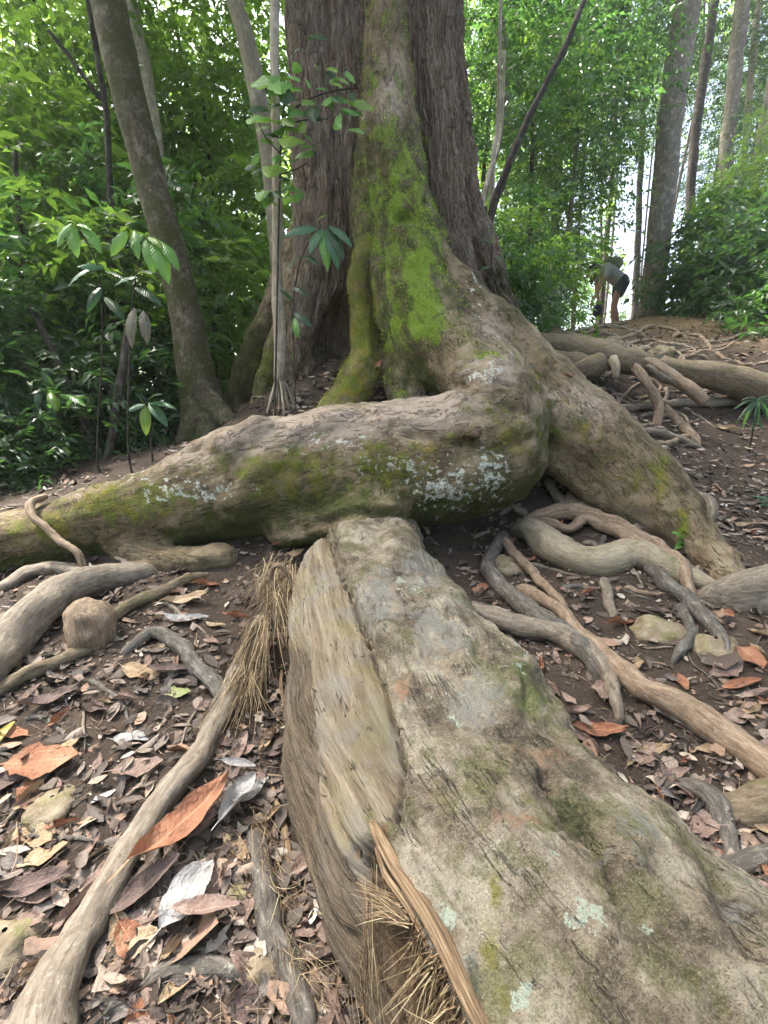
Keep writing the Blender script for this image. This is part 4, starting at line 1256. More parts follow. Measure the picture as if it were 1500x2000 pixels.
def tree_thing(name, poly, wood, label, cat='tree', group=None, world=None, seg=14, rough=.1, sink=True):
    pts = stem_pts(poly) if world is None else np.array(world, float)
    pts = pts[np.argsort(pts[:, 2])]
    if sink:
        g = ground_z(pts[0, 0], pts[0, 1])[0]
        base = pts[0].copy()
        base[2] = min(g - .05, base[2] - .05)
        base[3] *= 1.15
        pts = np.vstack([base, pts])
    t = link(name, None, loc=pts[0, :3], label=label, cat=cat, group=group)
    v, fs, r_ = tube(pts, seg, max(.05, pts[:, 3].mean() * .6), rough, 1.0, len(bpy.data.objects) % 97)
    link('trunk', mesh_from('trunk', v - pts[0, :3], fs, {'rc': r_}), WM[wood], t)
    return t, pts


CR = {}
CR['fine'] = crown_mesh('crown_fine', 1, (1.9, 1.9, 2.3), 58, 9, 10, .135, .55, LM_MID, twig=.45)[0]
CR['airy'] = crown_mesh('crown_airy', 2, (2.1, 2.1, 2.0), 44, 8, 10, .14, .5, LM_BRIGHT, twig=.48)[0]
CR['dense'] = crown_mesh('crown_dense', 3, (1.7, 1.7, 2.0), 72, 9, 9, .145, .5, LM_DARK, twig=.42)[0]
CR['tall'] = crown_mesh('crown_tall', 4, (1.2, 1.2, 3.0), 62, 8, 10, .13, .45, LM_MID, twig=.42)[0]
CR['shrub'] = crown_mesh('crown_shrub', 5, (.75, .75, .8), 32, 7, 7, .16, .28, LM_DARK, .36, twig=.28)[0]
CR['shrub2'] = crown_mesh('crown_shrub2', 6, (.7, .7, .9), 26, 7, 7, .15, .28, LM_MID, .38, twig=.28)[0]
CR['shrub3'] = crown_mesh('crown_shrub3', 8, (.6, .6, .8), 20, 6, 7, .16, .26, LM_BRIGHT, .38, twig=.26)[0]
for k, m in [('fine', LM_MID), ('airy', LM_BRIGHT), ('dense', LM_DARK), ('tall', LM_MID), ('shrub', LM_DARK), ('shrub2', LM_MID), ('shrub3', LM_BRIGHT)]:
    CR[k].materials.append(m)
_rv = np.random.default_rng(77)


def add_crown(tree, key, centre, scale, squash=1.0):
    o = link('crown', CR[key], None, tree)
    o.location = np.array(centre) - np.array(tree.location)
    o.rotation_euler = (_rv.uniform(-.15, .15), _rv.uniform(-.15, .15), _rv.uniform(0, 6.28))
    o.scale = (scale, scale, scale * squash)
    return o


def limbs(tree, base, centre, n, r, seed, wood):
    """a few limbs from the trunk into the crown, as one mesh"""
    rg = np.random.default_rng(seed)
    parts = []
    for k in range(n):
        e = np.array(centre) + rg.normal(size=3) * np.array([.8, .8, .6])
        m = (np.array(base) + e) / 2 + np.array([*rg.normal(size=2) * .25, .25])
        v, fs, r_ = tube([[*base, r], [*m, r * .6], [*e, r * .2]], 7, .12, .1, 1, k)
        parts.append((v - np.array(tree.location), fs, {'rc': r_}))
    v, f, a = join_geo(parts)
    link('limb', mesh_from('limb', v, f, a), WM[wood], tree)


# ---- the trunks one can tell apart
lt, p = tree_thing('leaning_tree', [(402, 862, 56, 4.42), (392, 800, 42, 4.44), (378, 700, 33, 4.46), (350, 560, 29, 4.5), (305, 400, 29, 4.55), (268, 250, 30, 4.6), (238, 120, 32, 4.65), (214, 0, 33, 4.7), (185, -180, 38, 4.8), (150, -420, 36, 4.9)],
                   'mossy', 'leaning tree with mossy brown mottled trunk behind the cross root', seg=28, rough=.09)
for q in [[(398, 770, 26, 4.4), (430, 810, 22, 4.3), (458, 838, 16, 4.2)], [(385, 790, 26, 4.4), (372, 840, 20, 4.25), (355, 872, 14, 4.2)]]:
    pp = stem_pts(q)
    v, fs, r_ = tube(pp, 12, .05, .1)
    link('root', mesh_from('root', v - np.array(lt.location), fs, {'rc': r_}), WM['mossy'], lt)
top = p[-1, :3]
for k, (dx, dy, dz, s) in enumerate([(-1, 1, 2.2, 1.1), (1, 1.5, 3.2, 1.2), (-2, 2.4, 3.6, 1.1)]):
    add_crown(lt, 'fine', top + np.array([dx, dy, dz]), s)

t, p = tree_thing('pale_tree', [(556, 790, 15, 6.2), (548, 600, 15, 6.2), (540, 450, 16, 6.2), (524, 300, 16, 6.2), (498, 150, 17, 6.2), (458, 0, 17, 6.25), (400, -220, 17, 6.3)], 'pale', 'slender pale-barked tree leaning behind the thin grey sapling')
add_crown(t, 'airy', p[-1, :3] + np.array([0, .8, 1.6]), 1.0)
t, p = tree_thing('stilted_sapling', [(546, 742, 11, 3.75), (548, 690, 12, 3.75), (543, 600, 12, 3.75), (541, 520, 9, 3.75), (541, 400, 9, 3.75), (540, 250, 9, 3.75), (537, 100, 9, 3.8), (534, -80, 9, 3.85), (530, -400, 9, 3.9)], 'pale', 'thin grey sapling on white stilt roots before the giant trunk', sink=False)
add_crown(t, 'airy', p[-1, :3] + np.array([0, .3, 1.6]), .8)
for k, (x, y) in enumerate([(522, 792), (535, 800), (545, 802), (556, 800), (566, 794), (576, 784)]):
    g = hit(x, y)
    a_ = P(545, 728, 3.75)
    e = np.array([P(x, y, 3.62 + .05 * (k % 3))[0], 3.62 + .06 * (k % 3), P(x, y, 3.65)[2] - .05])
    v, fs, r_ = tube([[*a_, .012], [*((a_ + e) / 2 + np.array([0, 0, .02])), .011], [*e, .009]], 7, .02, .1)
    link('stilt_root', mesh_from('stilt_root', v - np.array(t.location), fs, {'rc': r_}), WM['pale'], t)
t, p = tree_thing('sunlit_bark_tree', [(318, 560, 11, 7.2), (312, 330, 12, 7.2), (292, 180, 12, 7.3), (262, 40, 13, 7.4), (240, -100, 13, 7.5)], 'pale', 'trunk in pale bark painted as sunlit, half hidden by the leaning tree')  # pale bark stands in for sunlight on this trunk
add_crown(t, 'airy', p[-1, :3] + np.array([0, 1, 1.5]), 1.0)
t, p = tree_thing('grey_tree', [(1272, 612, 25, 10.7), (1278, 540, 22, 10.7), (1288, 430, 21, 10.7), (1302, 300, 22, 10.7), (1320, 160, 23, 10.75), (1342, 0, 24, 10.8), (1366, -180, 24, 10.9), (1400, -450, 23, 11)], 'grey', 'tall straight grey tree standing on the crest of the trail', seg=20)
add_crown(t, 'fine', p[-1, :3] + np.array([0, 0, 1]), 1.5)
for poly, wood, lab in [
    ([(1395, 0, 12, 14), (1372, 160, 12, 14), (1352, 330, 12, 14), (1340, 560, 13, 14)], 'dark', 'dark slim trunk next beyond the tall grey crest tree'),
    ([(1448, 0, 19, 15), (1430, 180, 18, 15), (1418, 330, 18, 15), (1405, 600, 20, 15)], 'grey', 'stout grey trunk among the far trees beyond the bank'),
    ([(1482, 0, 9, 16), (1462, 200, 9, 16), (1448, 380, 9, 16), (1440, 600, 10, 16)], 'pale', 'thin pale trunk beside the stout grey far trunk'),
    ([(1515, 120, 13, 15), (1490, 260, 13, 15), (1470, 400, 13, 15), (1455, 600, 14, 15)], 'pale', 'pale brown trunk beyond the stout grey far trunk'),
    ([(1262, 0, 8, 17), (1256, 200, 8, 17), (1248, 400, 8, 17), (1240, 600, 9, 17)], 'dark', 'dark thin trunk seen through the bright sky gap'),
    ([(1205, 150, 6, 15), (1196, 340, 7, 15), (1184, 480, 7, 15), (1172, 620, 8, 15)], 'dark', 'dark sapling trunk rising behind the bending person'),
    ([(1090, 200, 9, 13), (1092, 330, 9, 13), (1085, 450, 9, 13), (1080, 620, 9, 13)], 'grey', 'hazy grey trunk between giant tree and crest'),
    ([(118, 0, 11, 11), (135, 200, 11, 11), (150, 400, 11, 11), (165, 700, 12, 11)], 'grey', 'grey trunk deep in the thicket left of the leaning tree'),
    ([(30, 0, 9, 9.5), (48, 250, 9, 9.5), (60, 480, 9, 9.5), (75, 760, 10, 9.5)], 'dark', 'dark trunk at the thicket edge far from the leaning tree'),
    ([(395, 0, 10, 12), (405, 250, 10, 12), (425, 500, 10, 12), (440, 760, 11, 12)], 'grey', 'dim grey trunk between leaning and pale trees'),
    ([(905, 0, 9, 14), (930, 200, 9, 14), (950, 400, 9, 14), (960, 640, 10, 14)], 'grey', 'far grey trunk close behind the giant trunk'),
]:
    a_, b_ = poly[0], poly[1]
    k_ = (-420 - a_[1]) / (a_[1] - b_[1])
    poly = [(a_[0] + (a_[0] - b_[0]) * k_, -420, a_[2], a_[3])] + poly
    poly = [(q[0], q[1], q[2] * .72, q[3]) for q in poly]
    t, p = tree_thing('background_tree', poly, wood, lab, seg=10)
    add_crown(t, ['fine', 'dense', 'airy'][len(bpy.data.objects) % 3], p[-1, :3] + np.array([0, 0, 1.8]), 1.2)
t, p = tree_thing('slanting_liana', [(1148, -20, 5, 5.6), (1105, 90, 6, 5.5), (1062, 172, 6, 5.4), (1018, 262, 7, 5.35), (982, 350, 8, 5.3), (955, 430, 8, 5.25), (945, 520, 9, 5.2), (945, 640, 9, 5.2)], 'dark', 'dark bare stem slanting away from the giant trunk', seg=9)
for poly, lab in [([(978, -20, 3, 5.8), (975, 120, 4, 5.8), (972, 250, 4, 5.8), (962, 330, 5, 5.7), (960, 640, 5, 5.6)], 'thin pale liana hanging straight beside the slanting stem'),
                  ([(985, 100, 3, 5.9), (978, 260, 3, 5.9), (955, 340, 4, 5.6), (940, 430, 4, 5.4), (938, 640, 4, 5.4)], 'pale liana crooked toward the giant trunk')]:
    t, p = tree_thing('liana', poly, 'pale', lab, cat='vine', seg=7)
for k, poly in enumerate([[(170, -20, 6, 5.5), (186, 90, 6, 5.5), (205, 200, 6, 5.5), (214, 330, 6, 5.4), (222, 520, 7, 5.3), (228, 900, 7, 5.2)], [(28, 290, 4, 5), (34, 380, 5, 5), (40, 470, 5, 5), (44, 900, 5, 5)],
                          [(95, 60, 4, 6), (150, 130, 4, 6), (190, 190, 4, 6), (208, 250, 4, 6), (215, 900, 5, 6)], [(415, 560, 4, 6), (418, 640, 5, 6), (424, 830, 5, 6)],
                          [(60, 600, 6, 4.2), (110, 700, 7, 4.1), (165, 820, 8, 4.0), (190, 920, 8, 3.9)], [(250, 640, 7, 4.1), (236, 740, 8, 4.0), (222, 840, 9, 3.9), (205, 920, 9, 3.8)]]):
    tree_thing('slender_sapling', poly, 'dark', ['dark slender stem beside the leaning tree trunk', 'short dark stem at the thicket edge', 'dark branch-like stem arching to the leaning tree', 'thin dark stem between leaning tree and buttress',
                                              'slanting brown stem low in the thicket', 'brown forked stem low in the thicket'][k], cat='sapling', seg=8)

# ---- the thicket and the forest behind: every shrub and tree its own thing
def shrub(px, py, Y, key, s, label, group, stem_r=.012, squash=1.0):
    c = P(px, py, Y)
    gz = ground_z(c[0], c[1])[0]
    t = link('understorey_shrub', None, loc=(c[0], c[1], gz - .03), label=label, cat='shrub', group=group)
    pts = [[c[0], c[1], gz - .03, stem_r * 1.3], [c[0] + .04, c[1], (gz + c[2]) / 2, stem_r], [c[0] - .02, c[1], max(c[2] + .2, gz + .3), stem_r * .5]]
    v, fs, r_ = tube(pts, 6, .15, .1, 1, int(px) % 50)
    link('stem', mesh_from('stem', v - np.array(t.location), fs, {'rc': r_}), WM['dark'], t)
    add_crown(t, key, c, s, squash)
    return t


SHL = {'shrub': 'dark glossy shrub in the dim thicket behind the cross root', 'shrub2': 'mid green shrub in the thicket behind the cross root', 'shrub3': 'bright green shrub in the thicket behind the cross root'}
rg = np.random.default_rng(5)
for px, py, Y, key, s in [(-60, 560, 4.6, 'shrub', 1.0), (60, 640, 4.9, 'shrub', 1.0), (150, 560, 5.0, 'shrub2', 1.0), (-20, 760, 4.2, 'shrub', .9), (90, 800, 4.4, 'shrub', .85), (200, 700, 4.8, 'shrub', .9), (280, 620, 5.2, 'shrub2', .9),
                          (270, 800, 4.6, 'shrub', .75), (30, 480, 5.4, 'shrub2', 1.1), (220, 470, 5.8, 'shrub', 1.1), (420, 560, 6.4, 'shrub3', 1.1), (450, 680, 6.0, 'shrub3', .9), (410, 720, 6.6, 'shrub3', 1.0), (480, 600, 7.0, 'shrub3', 1.1),
                          (120, 880, 3.9, 'shrub', .6), (20, 900, 3.7, 'shrub', .6), (-120, 880, 3.8, 'shrub', .8), (330, 840, 5.4, 'shrub2', .7), (340, 700, 6.0, 'shrub2', 1.0), (200, 860, 4.2, 'shrub', .5), (460, 480, 7.4, 'shrub3', 1.2), (100, 700, 6, 'shrub2', 1.2), (30, 400, 7, 'shrub2', 1.5), (130, 380, 7.5, 'shrub3', 1.5), (240, 420, 7.5, 'shrub2', 1.4), (350, 480, 8, 'shrub3', 1.4), (430, 380, 8.5, 'shrub2', 1.5), (500, 520, 8.5, 'shrub3', 1.3), (-60, 300, 7, 'shrub3', 1.6), (180, 300, 9, 'shrub3', 1.8), (60, 250, 9, 'shrub2', 1.8), (380, 300, 10, 'shrub3', 1.8), (480, 220, 10, 'shrub2', 1.7), (340, 200, 10, 'shrub2', 1.6), (120, 130, 10, 'shrub3', 1.9)]:
    lb_ = ('low ' if py > 740 else 'tall ' if py < 440 else '') + {'shrub': 'dark glossy shrub', 'shrub2': 'mid green shrub', 'shrub3': 'bright yellow-green shrub'}[key] + (
        ' deep in the thicket away from the leaning tree' if px < 100 else ' in the thicket behind the two drooping saplings' if px < 300 else ' right behind the leaning tree trunk' if px < 400 else ' between leaning tree and giant trunk')
    shrub(px, py, Y, key, s, lb_, lb_.replace('shrub', 'shrubs'))
for px, py, Y, key, s in [(1000, 540, 5.6, 'shrub', .55), (1020, 600, 5.5, 'shrub', .5), (985, 480, 5.9, 'shrub2', .6), (1060, 570, 6.4, 'shrub2', .7), (1040, 480, 7.2, 'shrub', .8), (1060, 590, 8.0, 'shrub', .5)]:
    shrub(px, py, Y, key, s, *(lambda a: (a, a.replace('shrub', 'shrubs')))(('dark' if key == 'shrub' else 'lighter green') + (' small' if s < .65 else ' larger') + ' shrub beside the trail-side foot of the giant trunk'))
for px, py, Y, key, s in [(1370, 540, 10, 'shrub', 1.2), (1430, 500, 9.5, 'shrub', 1.3), (1490, 560, 8.5, 'shrub', 1.1), (1480, 450, 9.5, 'shrub2', 1.3), (1540, 500, 8, 'shrub', 1.2), (1400, 460, 11, 'shrub2', 1.1), (1500, 640, 7.2, 'shrub', .75), (1345, 520, 12, 'shrub', .9), (1400, 590, 9.2, 'shrub', .7), (1560, 640, 6.6, 'shrub', .9), (1490, 330, 12, 'shrub2', .9)]:
    shrub(px, py, Y, key, s, *(lambda a: (a, a.replace('shrub', 'shrubs')))(('low ' if s < .95 else 'tall ') + ('dark' if key == 'shrub' else 'mid green') + (' shrub beside the tall grey crest tree' if px < 1420 else ' shrub above the log-like mossy bank root')))
for px, py, Y, key, s in [(1108, 606, 16, 'shrub', 1.0), (1070, 530, 13.5, 'shrub', 1.0), (1222, 612, 18, 'shrub3', .8), (1135, 520, 19, 'shrub2', 1.2), (1050, 430, 13, 'shrub', 1.2)]:
    shrub(px, py, Y, key, s, *(lambda a: (a, a.replace('shrub', 'shrubs')))({'shrub': 'dark', 'shrub2': 'mid green', 'shrub3': 'light green'}[key] + (' shrub beyond the crest behind the bending person' if px > 1100 else ' shrub beyond the crest beside the giant trunk')))


def forest_tree(px, py, Y, key, s, label, group, r=.045, squash=1.0):
    c = P(px, py, Y)
    gz = ground_z(c[0], c[1])[0]
    t = link('forest_tree', None, loc=(c[0], c[1], gz - .1), label=label, cat='tree', group=group)
    rg_ = np.random.default_rng(int(px * 7 + py) % 9999)
    pts = [[c[0], c[1], gz - .1, r * 1.3], [c[0] + rg_.normal() * .1, c[1], gz + (c[2] - gz) * .4, r], [c[0] + rg_.normal() * .15, c[1], gz + (c[2] - gz) * .8, r * .8], [c[0], c[1], c[2] + 1.2 * s, r * .3]]
    v, fs, r_ = tube(pts, 8, .3, .08, 1, int(px) % 50)
    link('trunk', mesh_from('trunk', v - np.array(t.location), fs, {'rc': r_}), WM[['grey', 'dark'][int(px + Y) % 2]], t)
    add_crown(t, key, c, s, squash)
    return t


FL = {'fine': 'fine-leaved tree', 'airy': 'airy light green tree', 'dense': 'dense dark tree', 'tall': 'tall narrow tree'}
for px, py, Y, key, s in [(-80, 120, 8, 'airy', .85), (70, 40, 9, 'airy', .8), (110, 280, 9, 'airy', .9), (10, 360, 8, 'fine', .8), (340, 100, 9, 'fine', .75), (400, 270, 9, 'fine', .7), (480, 330, 9.5, 'airy', .8), (300, 340, 10, 'airy', .9),
                          (510, 160, 11, 'airy', .9), (-40, 500, 9, 'airy', .9), (200, 180, 13, 'airy', 1.2), (20, 180, 14, 'airy', 1.1),
                          (480, 480, 13, 'airy', 1.1), (200, 500, 13, 'airy', 1.2), (60, 560, 14, 'airy', 1.3), (340, 540, 14, 'airy', 1.2)]:
    forest_tree(px, py, Y, key, s, *(lambda a: (a, a.replace('tree', 'trees', 1)))(FL[key] + (' over the far thicket' if px < 130 else ' behind the leaning trunk' if px < 370 else ' beside the slender pale trunk') + (', its crown low' if py > 430 else ', its crown mid-height' if py > 200 else ', its crown high')))
for px, py, Y, key, s in [(960, 60, 8, 'dense', .75), (1050, 170, 9, 'dense', .8), (1130, 60, 10, 'dense', .9), (960, 260, 9.5, 'airy', .7), (1070, 320, 10.5, 'fine', .8), (1105, 225, 11.5, 'dense', .9), (930, 390, 11, 'airy', .8),
                          (1180, -40, 12, 'dense', 1.0), (1075, 400, 13, 'fine', .8), (1000, 430, 13, 'airy', 1.0), (1010, -20, 12, 'fine', 1.0)]:
    forest_tree(px, py, Y, key, s, *(lambda a: (a, a.replace('tree', 'trees', 1)))(FL[key] + (' close to the giant trunk' if px < 1000 else ' beyond the slanting dark stem' if px < 1090 else ' near the bright sky gap') + (', crown low' if py > 300 else ', crown high')))
for px, py, Y, key, s in [(1540, 280, 12, 'fine', .5), (1500, 400, 12, 'fine', .55), (1450, 60, 20, 'airy', .9), (1340, 60, 21, 'fine', .8), (1480, 190, 20, 'dense', .7), (1290, 190, 23, 'fine', .7), (1400, 330, 17, 'dense', .7), (1240, 40, 18, 'dense', .9), (1420, 140, 17, 'dense', .7), (1320, 130, 18, 'dense', .6), (1530, 90, 16, 'dense', .8), (1200, 240, 17, 'dense', .7), (1370, 10, 16, 'dense', .7), (1480, 300, 15, 'dense', .6), (1390, 420, 18, 'tall', .5), (1220, 160, 24, 'airy', .7), (1400, 250, 24, 'airy', .5)]:
    forest_tree(px, py, Y, key, s, *(lambda a: (a, a.replace('tree', 'trees', 1)))(FL[key] + (' behind the tall grey crest tree' if px < 1410 else ' among the far trunks beyond the bank') + (', crown low' if py > 200 else ', crown high')))

# far wood seen as one mass, thin where the sky breaks through
rg = np.random.default_rng(9)
cl = []
while len(cl) < 230:
    px, py, Y = rg.uniform(-500, 2000), rg.uniform(-150, 780), rg.uniform(18, 34)
    if (1195 < px < 1290 and 300 < py < 560) or (px > 1190 and py < 420 and rg.random() < .96) or (px < 560 and py < 420 and rg.random() < .8):
        continue
    if 1130 < px < 1300 and 470 < py < 640 and rg.random() < .5:
        continue
    cl.append(P(px, py, Y))
cl = np.array(cl)
ci = np.repeat(np.arange(len(cl)), 14)
off = rg.normal(size=(len(ci), 3)) * np.array([.9, .9, .7])
v, f = sprays(cl[ci] + off, off + rg.normal(size=off.shape) * .6, 1.0, 9, .24, rg)
me = mesh_from('far_wood', v, f, smooth_shade=False)
link('far_wood', me, LM_MID, kind='stuff', label='far wood of green foliage closing the view')

# unseen wood added beside and behind the viewer to cut the sky fill
rg = np.random.default_rng(19)
cl = []
while len(cl) < 420:
    a_, r_, z_ = math.radians(rg.uniform(58, 302)), rg.uniform(6.5, 12), rg.uniform(.3, 8.5)
    cl.append((r_ * math.sin(a_), r_ * math.cos(a_) + 1, z_))
cl = np.array(cl)
ci = np.repeat(np.arange(len(cl)), 11)
off = rg.normal(size=(len(ci), 3)) * np.array([.8, .8, .7])
v, f = sprays(cl[ci] + off, off + rg.normal(size=off.shape) * .6, .9, 8, .30, rg)
link('sky_blocking_wood', mesh_from('sky_blocking_wood', v, f, smooth_shade=False), LM_DARK, kind='stuff', label='unseen leafy wood added round the other sides to block sky light')

# crown of the giant tree, unseen, set sunward to shade the foreground
rg = np.random.default_rng(21)
cc = []
while len(cc) < 110:
    q = rg.uniform(-1, 1, 3)
    if np.linalg.norm(q) < 1:
        cc.append(np.array([-3.2, 4.4, 13.5]) + q * np.array([5.4, 4.0, 2.2]))
cc = np.array(cc)
ci = np.repeat(np.arange(len(cc)), 14)
off = rg.normal(size=(len(ci), 3)) * np.array([.8, .8, .35])
v, f = sprays(cc[ci] + off, off + rg.normal(size=off.shape) * .5, .8, 9, .26, rg)
link('crown', mesh_from('giant_shade_crown', v - GLOC, f, smooth_shade=False), LM_MID, giant)
parts = []
for k in range(14):
    e = cc[k * 7]
    b = np.array([.08, 4.95, 9.5 + (k % 5)])
    v, fs, r_ = tube([[*b, .16], [*((b + e) / 2 + np.array([0, 0, .6])), .1], [*e, .03]], 8, .3, .1, 1, k)
    parts.append((v - GLOC, fs, {'rc': r_}))
v, f, a = join_geo(parts)
link('limb', mesh_from('limb', v, f, a), MAT_GIANT, giant)
# ------------------------------------------------------------------ fallen leaves
def dead_mat(name, stops, spots=(.05, .035, .03), rough=.7, white=False):
    M = Mat(name)
    p = M.objco()
    r = M.objrand()
    q = M.add(p, M.n('CombineXYZ', {0: M.ma('MULTIPLY', r, 40), 1: M.ma('MULTIPLY', r, 17)}))
    c = M.ramp(M.noise(q, 2.2, 5, .6), stops)
    c = M.mix(M.rng(M.noise(q, 9, 4, .7), .6, .72, 0, .8), c, spots)
    x = M.n('SeparateXYZ', {0: p}, 1)
    x0 = M.n('SeparateXYZ', {0: p}, 0)
    vein = M.ma('ABSOLUTE', x)
    c = M.mix(M.rng(vein, .0, .012, .5, 0), c, tuple(min(1, s * 1.5) for s in stops[-1][1]))
    sv = M.ma('SINE', M.ma('MULTIPLY', M.ma('ADD', x0, M.ma('MULTIPLY', vein, -.8)), 110))
    h = M.ma('ADD', M.ma('MULTIPLY', sv, .018), M.noise(q, 14, 4))
    a = M.bsdf(c, rough, M.bump(h, .6, .02), .35)
    t = M.n('BsdfTranslucent', {'Color': c})
    return M.done(M.n('MixShader', {0: .12, 1: a, 2: t}))


DM = {'rust': dead_mat('dead_leaf_rust', [(.3, (.20, .085, .05)), (.5, (.34, .15, .085)), (.7, (.44, .25, .16))]),
      'pink': dead_mat('dead_leaf_pinkish', [(.3, (.17, .11, .09)), (.5, (.27, .185, .155)), (.7, (.38, .29, .245))]),
      'purple': dead_mat('dead_leaf_purple_brown', [(.3, (.08, .056, .05)), (.5, (.145, .10, .088)), (.7, (.225, .165, .15))]),
      'tan': dead_mat('dead_leaf_tan', [(.3, (.26, .17, .10)), (.5, (.38, .27, .17)), (.7, (.50, .40, .28))]),
      'white': dead_mat('dead_leaf_white', [(.3, (.27, .25, .25)), (.5, (.38, .365, .36)), (.7, (.47, .46, .455))], (.22, .19, .19)),
      'grey': dead_mat('dead_leaf_grey_brown', [(.3, (.085, .07, .065)), (.5, (.155, .13, .12)), (.7, (.25, .22, .20))]),
      'yellow': dead_mat('dead_leaf_yellow', [(.3, (.42, .34, .08)), (.5, (.55, .46, .14)), (.7, (.6, .55, .25))]),
      'green': dead_mat('dead_leaf_pale_green', [(.3, (.22, .26, .10)), (.5, (.34, .36, .16)), (.7, (.42, .42, .24))])}


def dead_leaf_mesh(seed, wr=.42, curl=.5, bend=.2, ragged=.05):
    """one fallen leaf, length 1, with its stalk"""
    rg = np.random.default_rng(seed)
    nu, nv = 15, 9
    u = np.linspace(0, 1, nu)
    wdt = wr * .5 * np.sin(np.pi * np.clip(u * .97 + .015, 0, 1)) ** .72 * (1.12 - .35 * u)
    V = []
    ph = rg.uniform(0, 6, 4)
    for i_, uu in enumerate(u):
        for v_ in np.linspace(-1, 1, nv):
            rag = 1 + ragged * (math.sin(uu * 23 + ph[0] + v_ * 2) + math.sin(uu * 41 + ph[1])) * abs(v_)
            y = v_ * wdt[i_] * rag
            ang = curl * v_ * (.6 + .5 * math.sin(uu * 3 + ph[2]))
            z = abs(y) * math.sin(abs(ang)) + bend * (uu - .5) ** 2 + .02 * math.sin(uu * 12 + v_ * 3 + ph[3]) + .03 * abs(v_) * math.sin(uu * 9 + ph[1])
            V.append((uu - .5, y * math.cos(ang), z))
    F = [(i_ * nv + j_, i_ * nv + j_ + 1, (i_ + 1) * nv + j_ + 1, (i_ + 1) * nv + j_) for i_ in range(nu - 1) for j_ in range(nv - 1)]
    b = len(V)
    z0 = bend * .25
    V += [(-.5, .008, z0), (-.5, -.008, z0), (-.68, -.006, z0 * .6 + .02), (-.68, .006, z0 * .6 + .02)]
    F.append((b, b + 1, b + 2, b + 3))
    return np.array(V), np.array(F)


DLV = [dead_leaf_mesh(k, *a) for k, a in enumerate([(.40, .5, .25, .04), (.46, .9, .1, .05), (.36, -.5, .5, .06), (.5, .35, -.2, .05), (.42, 1.25, .35, .08), (.55, .7, .2, .10), (.32, .9, .6, .05)])]
DLM = {}


def leaf_obj(px, py, lenpx, ang, mat, label, group=None, var=None, lift=.006, tilt=.12, at=None, name='dead_leaf', cat='leaf'):
    """a fallen leaf on the ground at a photo pixel; ang in degrees, as seen from above (0 = points right, 90 = away)"""
    g = hit_any(px, py) if at is None else at
    dep = (g - CAM)[1] * cp_ - (g - CAM)[2] * sp_
    L = lenpx * dep / FPX
    var = _rv.integers(len(DLV)) if var is None else var
    key = (var, mat)
    if key not in DLM:
        me = mesh_from('dead_leaf', *DLV[var])
        me.materials.append(DM[mat])
        DLM[key] = me
    o = link(name, DLM[key], None, label=label, cat=cat, group=group)
    e = .05
    gz = ground_z([g[0] - e, g[0] + e, g[0], g[0]], [g[1], g[1], g[1] - e, g[1] + e])
    nn = Vector((-(gz[1] - gz[0]) / (2 * e), -(gz[3] - gz[2]) / (2 * e), 1)).normalized()
    nn = (nn * .8 + Vector((_rv.normal() * tilt, _rv.normal() * tilt, .2))).normalized()
    a = math.radians(ang)
    x = Vector((math.cos(a), math.sin(a), 0))
    x = (x - nn * x.dot(nn)).normalized()
    y = nn.cross(x)
    R = Matrix((x, y, nn)).transposed().to_4x4()
    o.matrix_world = Matrix.Translation(Vector(g) + nn * (lift + .05 * L)) @ R @ Matrix.Scale(L, 4)
    return o


LO_ = leaf_obj
LO_(462, 1578, 118, 72, 'white', 'white curled leaf beside the split wood, largest of the upper pair', var=1, lift=.03)
LO_(490, 1570, 95, 60, 'white', 'narrow white leaf half tucked behind another white leaf', var=2, lift=.02)
LO_(462, 1506, 66, 5, 'white', 'small spotted whitish leaf lying against the split wood', var=0, lift=.02)
LO_(365, 1762, 150, 72, 'white', 'large cracked white leaf beside the pinkish leaf', var=3, lift=.03)
LO_(395, 1758, 105, 76, 'pink', 'pale pink torn leaf under the cracked white leaf', var=5, lift=.015)
LO_(418, 1608, 118, 66, 'purple', 'mauve leaf tucked between rust leaf and white leaf', var=0, lift=.02)
LO_(362, 1625, 215, 58, 'rust', 'long rust-red leaf leaning on the long root', var=6, lift=.03)
LO_(292, 1745, 140, 48, 'purple', 'long brown leaf end lying against the long root', var=0, lift=.02)
LO_(408, 1818, 128, 2, 'pink', 'reddish pink leaf lying across the cracked white leaf', var=0, lift=.045)
LO_(258, 1850, 105, 25, 'tan', 'crumpled tan-pink leaf at the side of the long root', var=5)
LO_(295, 1790, 95, 30, 'pink', 'dusty pink leaf half under the crumpled tan leaf', var=3)
LO_(88, 1496, 135, 8, 'rust', 'big orange-pink leaf on the litter beside the long root', var=5, lift=.012)
LO_(10, 1532, 90, 20, 'purple', 'plum brown leaf beside the big orange-pink leaf', var=3)
LO_(125, 1616, 60, 14, 'rust', 'small rolled orange leaf below the mossy stone', var=4)
LO_(118, 1408, 55, 80, 'rust', 'small upright orange leaf behind the big orange-pink leaf', var=4)
LO_(275, 1322, 85, -15, 'tan', 'tan leaf crossed with a purple leaf', var=3, lift=.015)
LO_(330, 1322, 82, 12, 'purple', 'purple leaf crossed with a tan leaf', var=0, lift=.02)
LO_(98, 1372, 105, 48, 'purple', 'wine-coloured long leaf below the mossy root', var=6)
LO_(2, 1450, 80, 82, 'yellow', 'yellow leaf, the only bright yellow one on the litter', var=0)
LO_(345, 1358, 55, 5, 'green', 'pale green leaf beside the purple leaf', var=5)
LO_(362, 1216, 84, 12, 'white', 'pale curled leaf below the massive cross root', var=2)
LO_(368, 1176, 90, 15, 'tan', 'long dull tan leaf below the massive cross root', var=6)
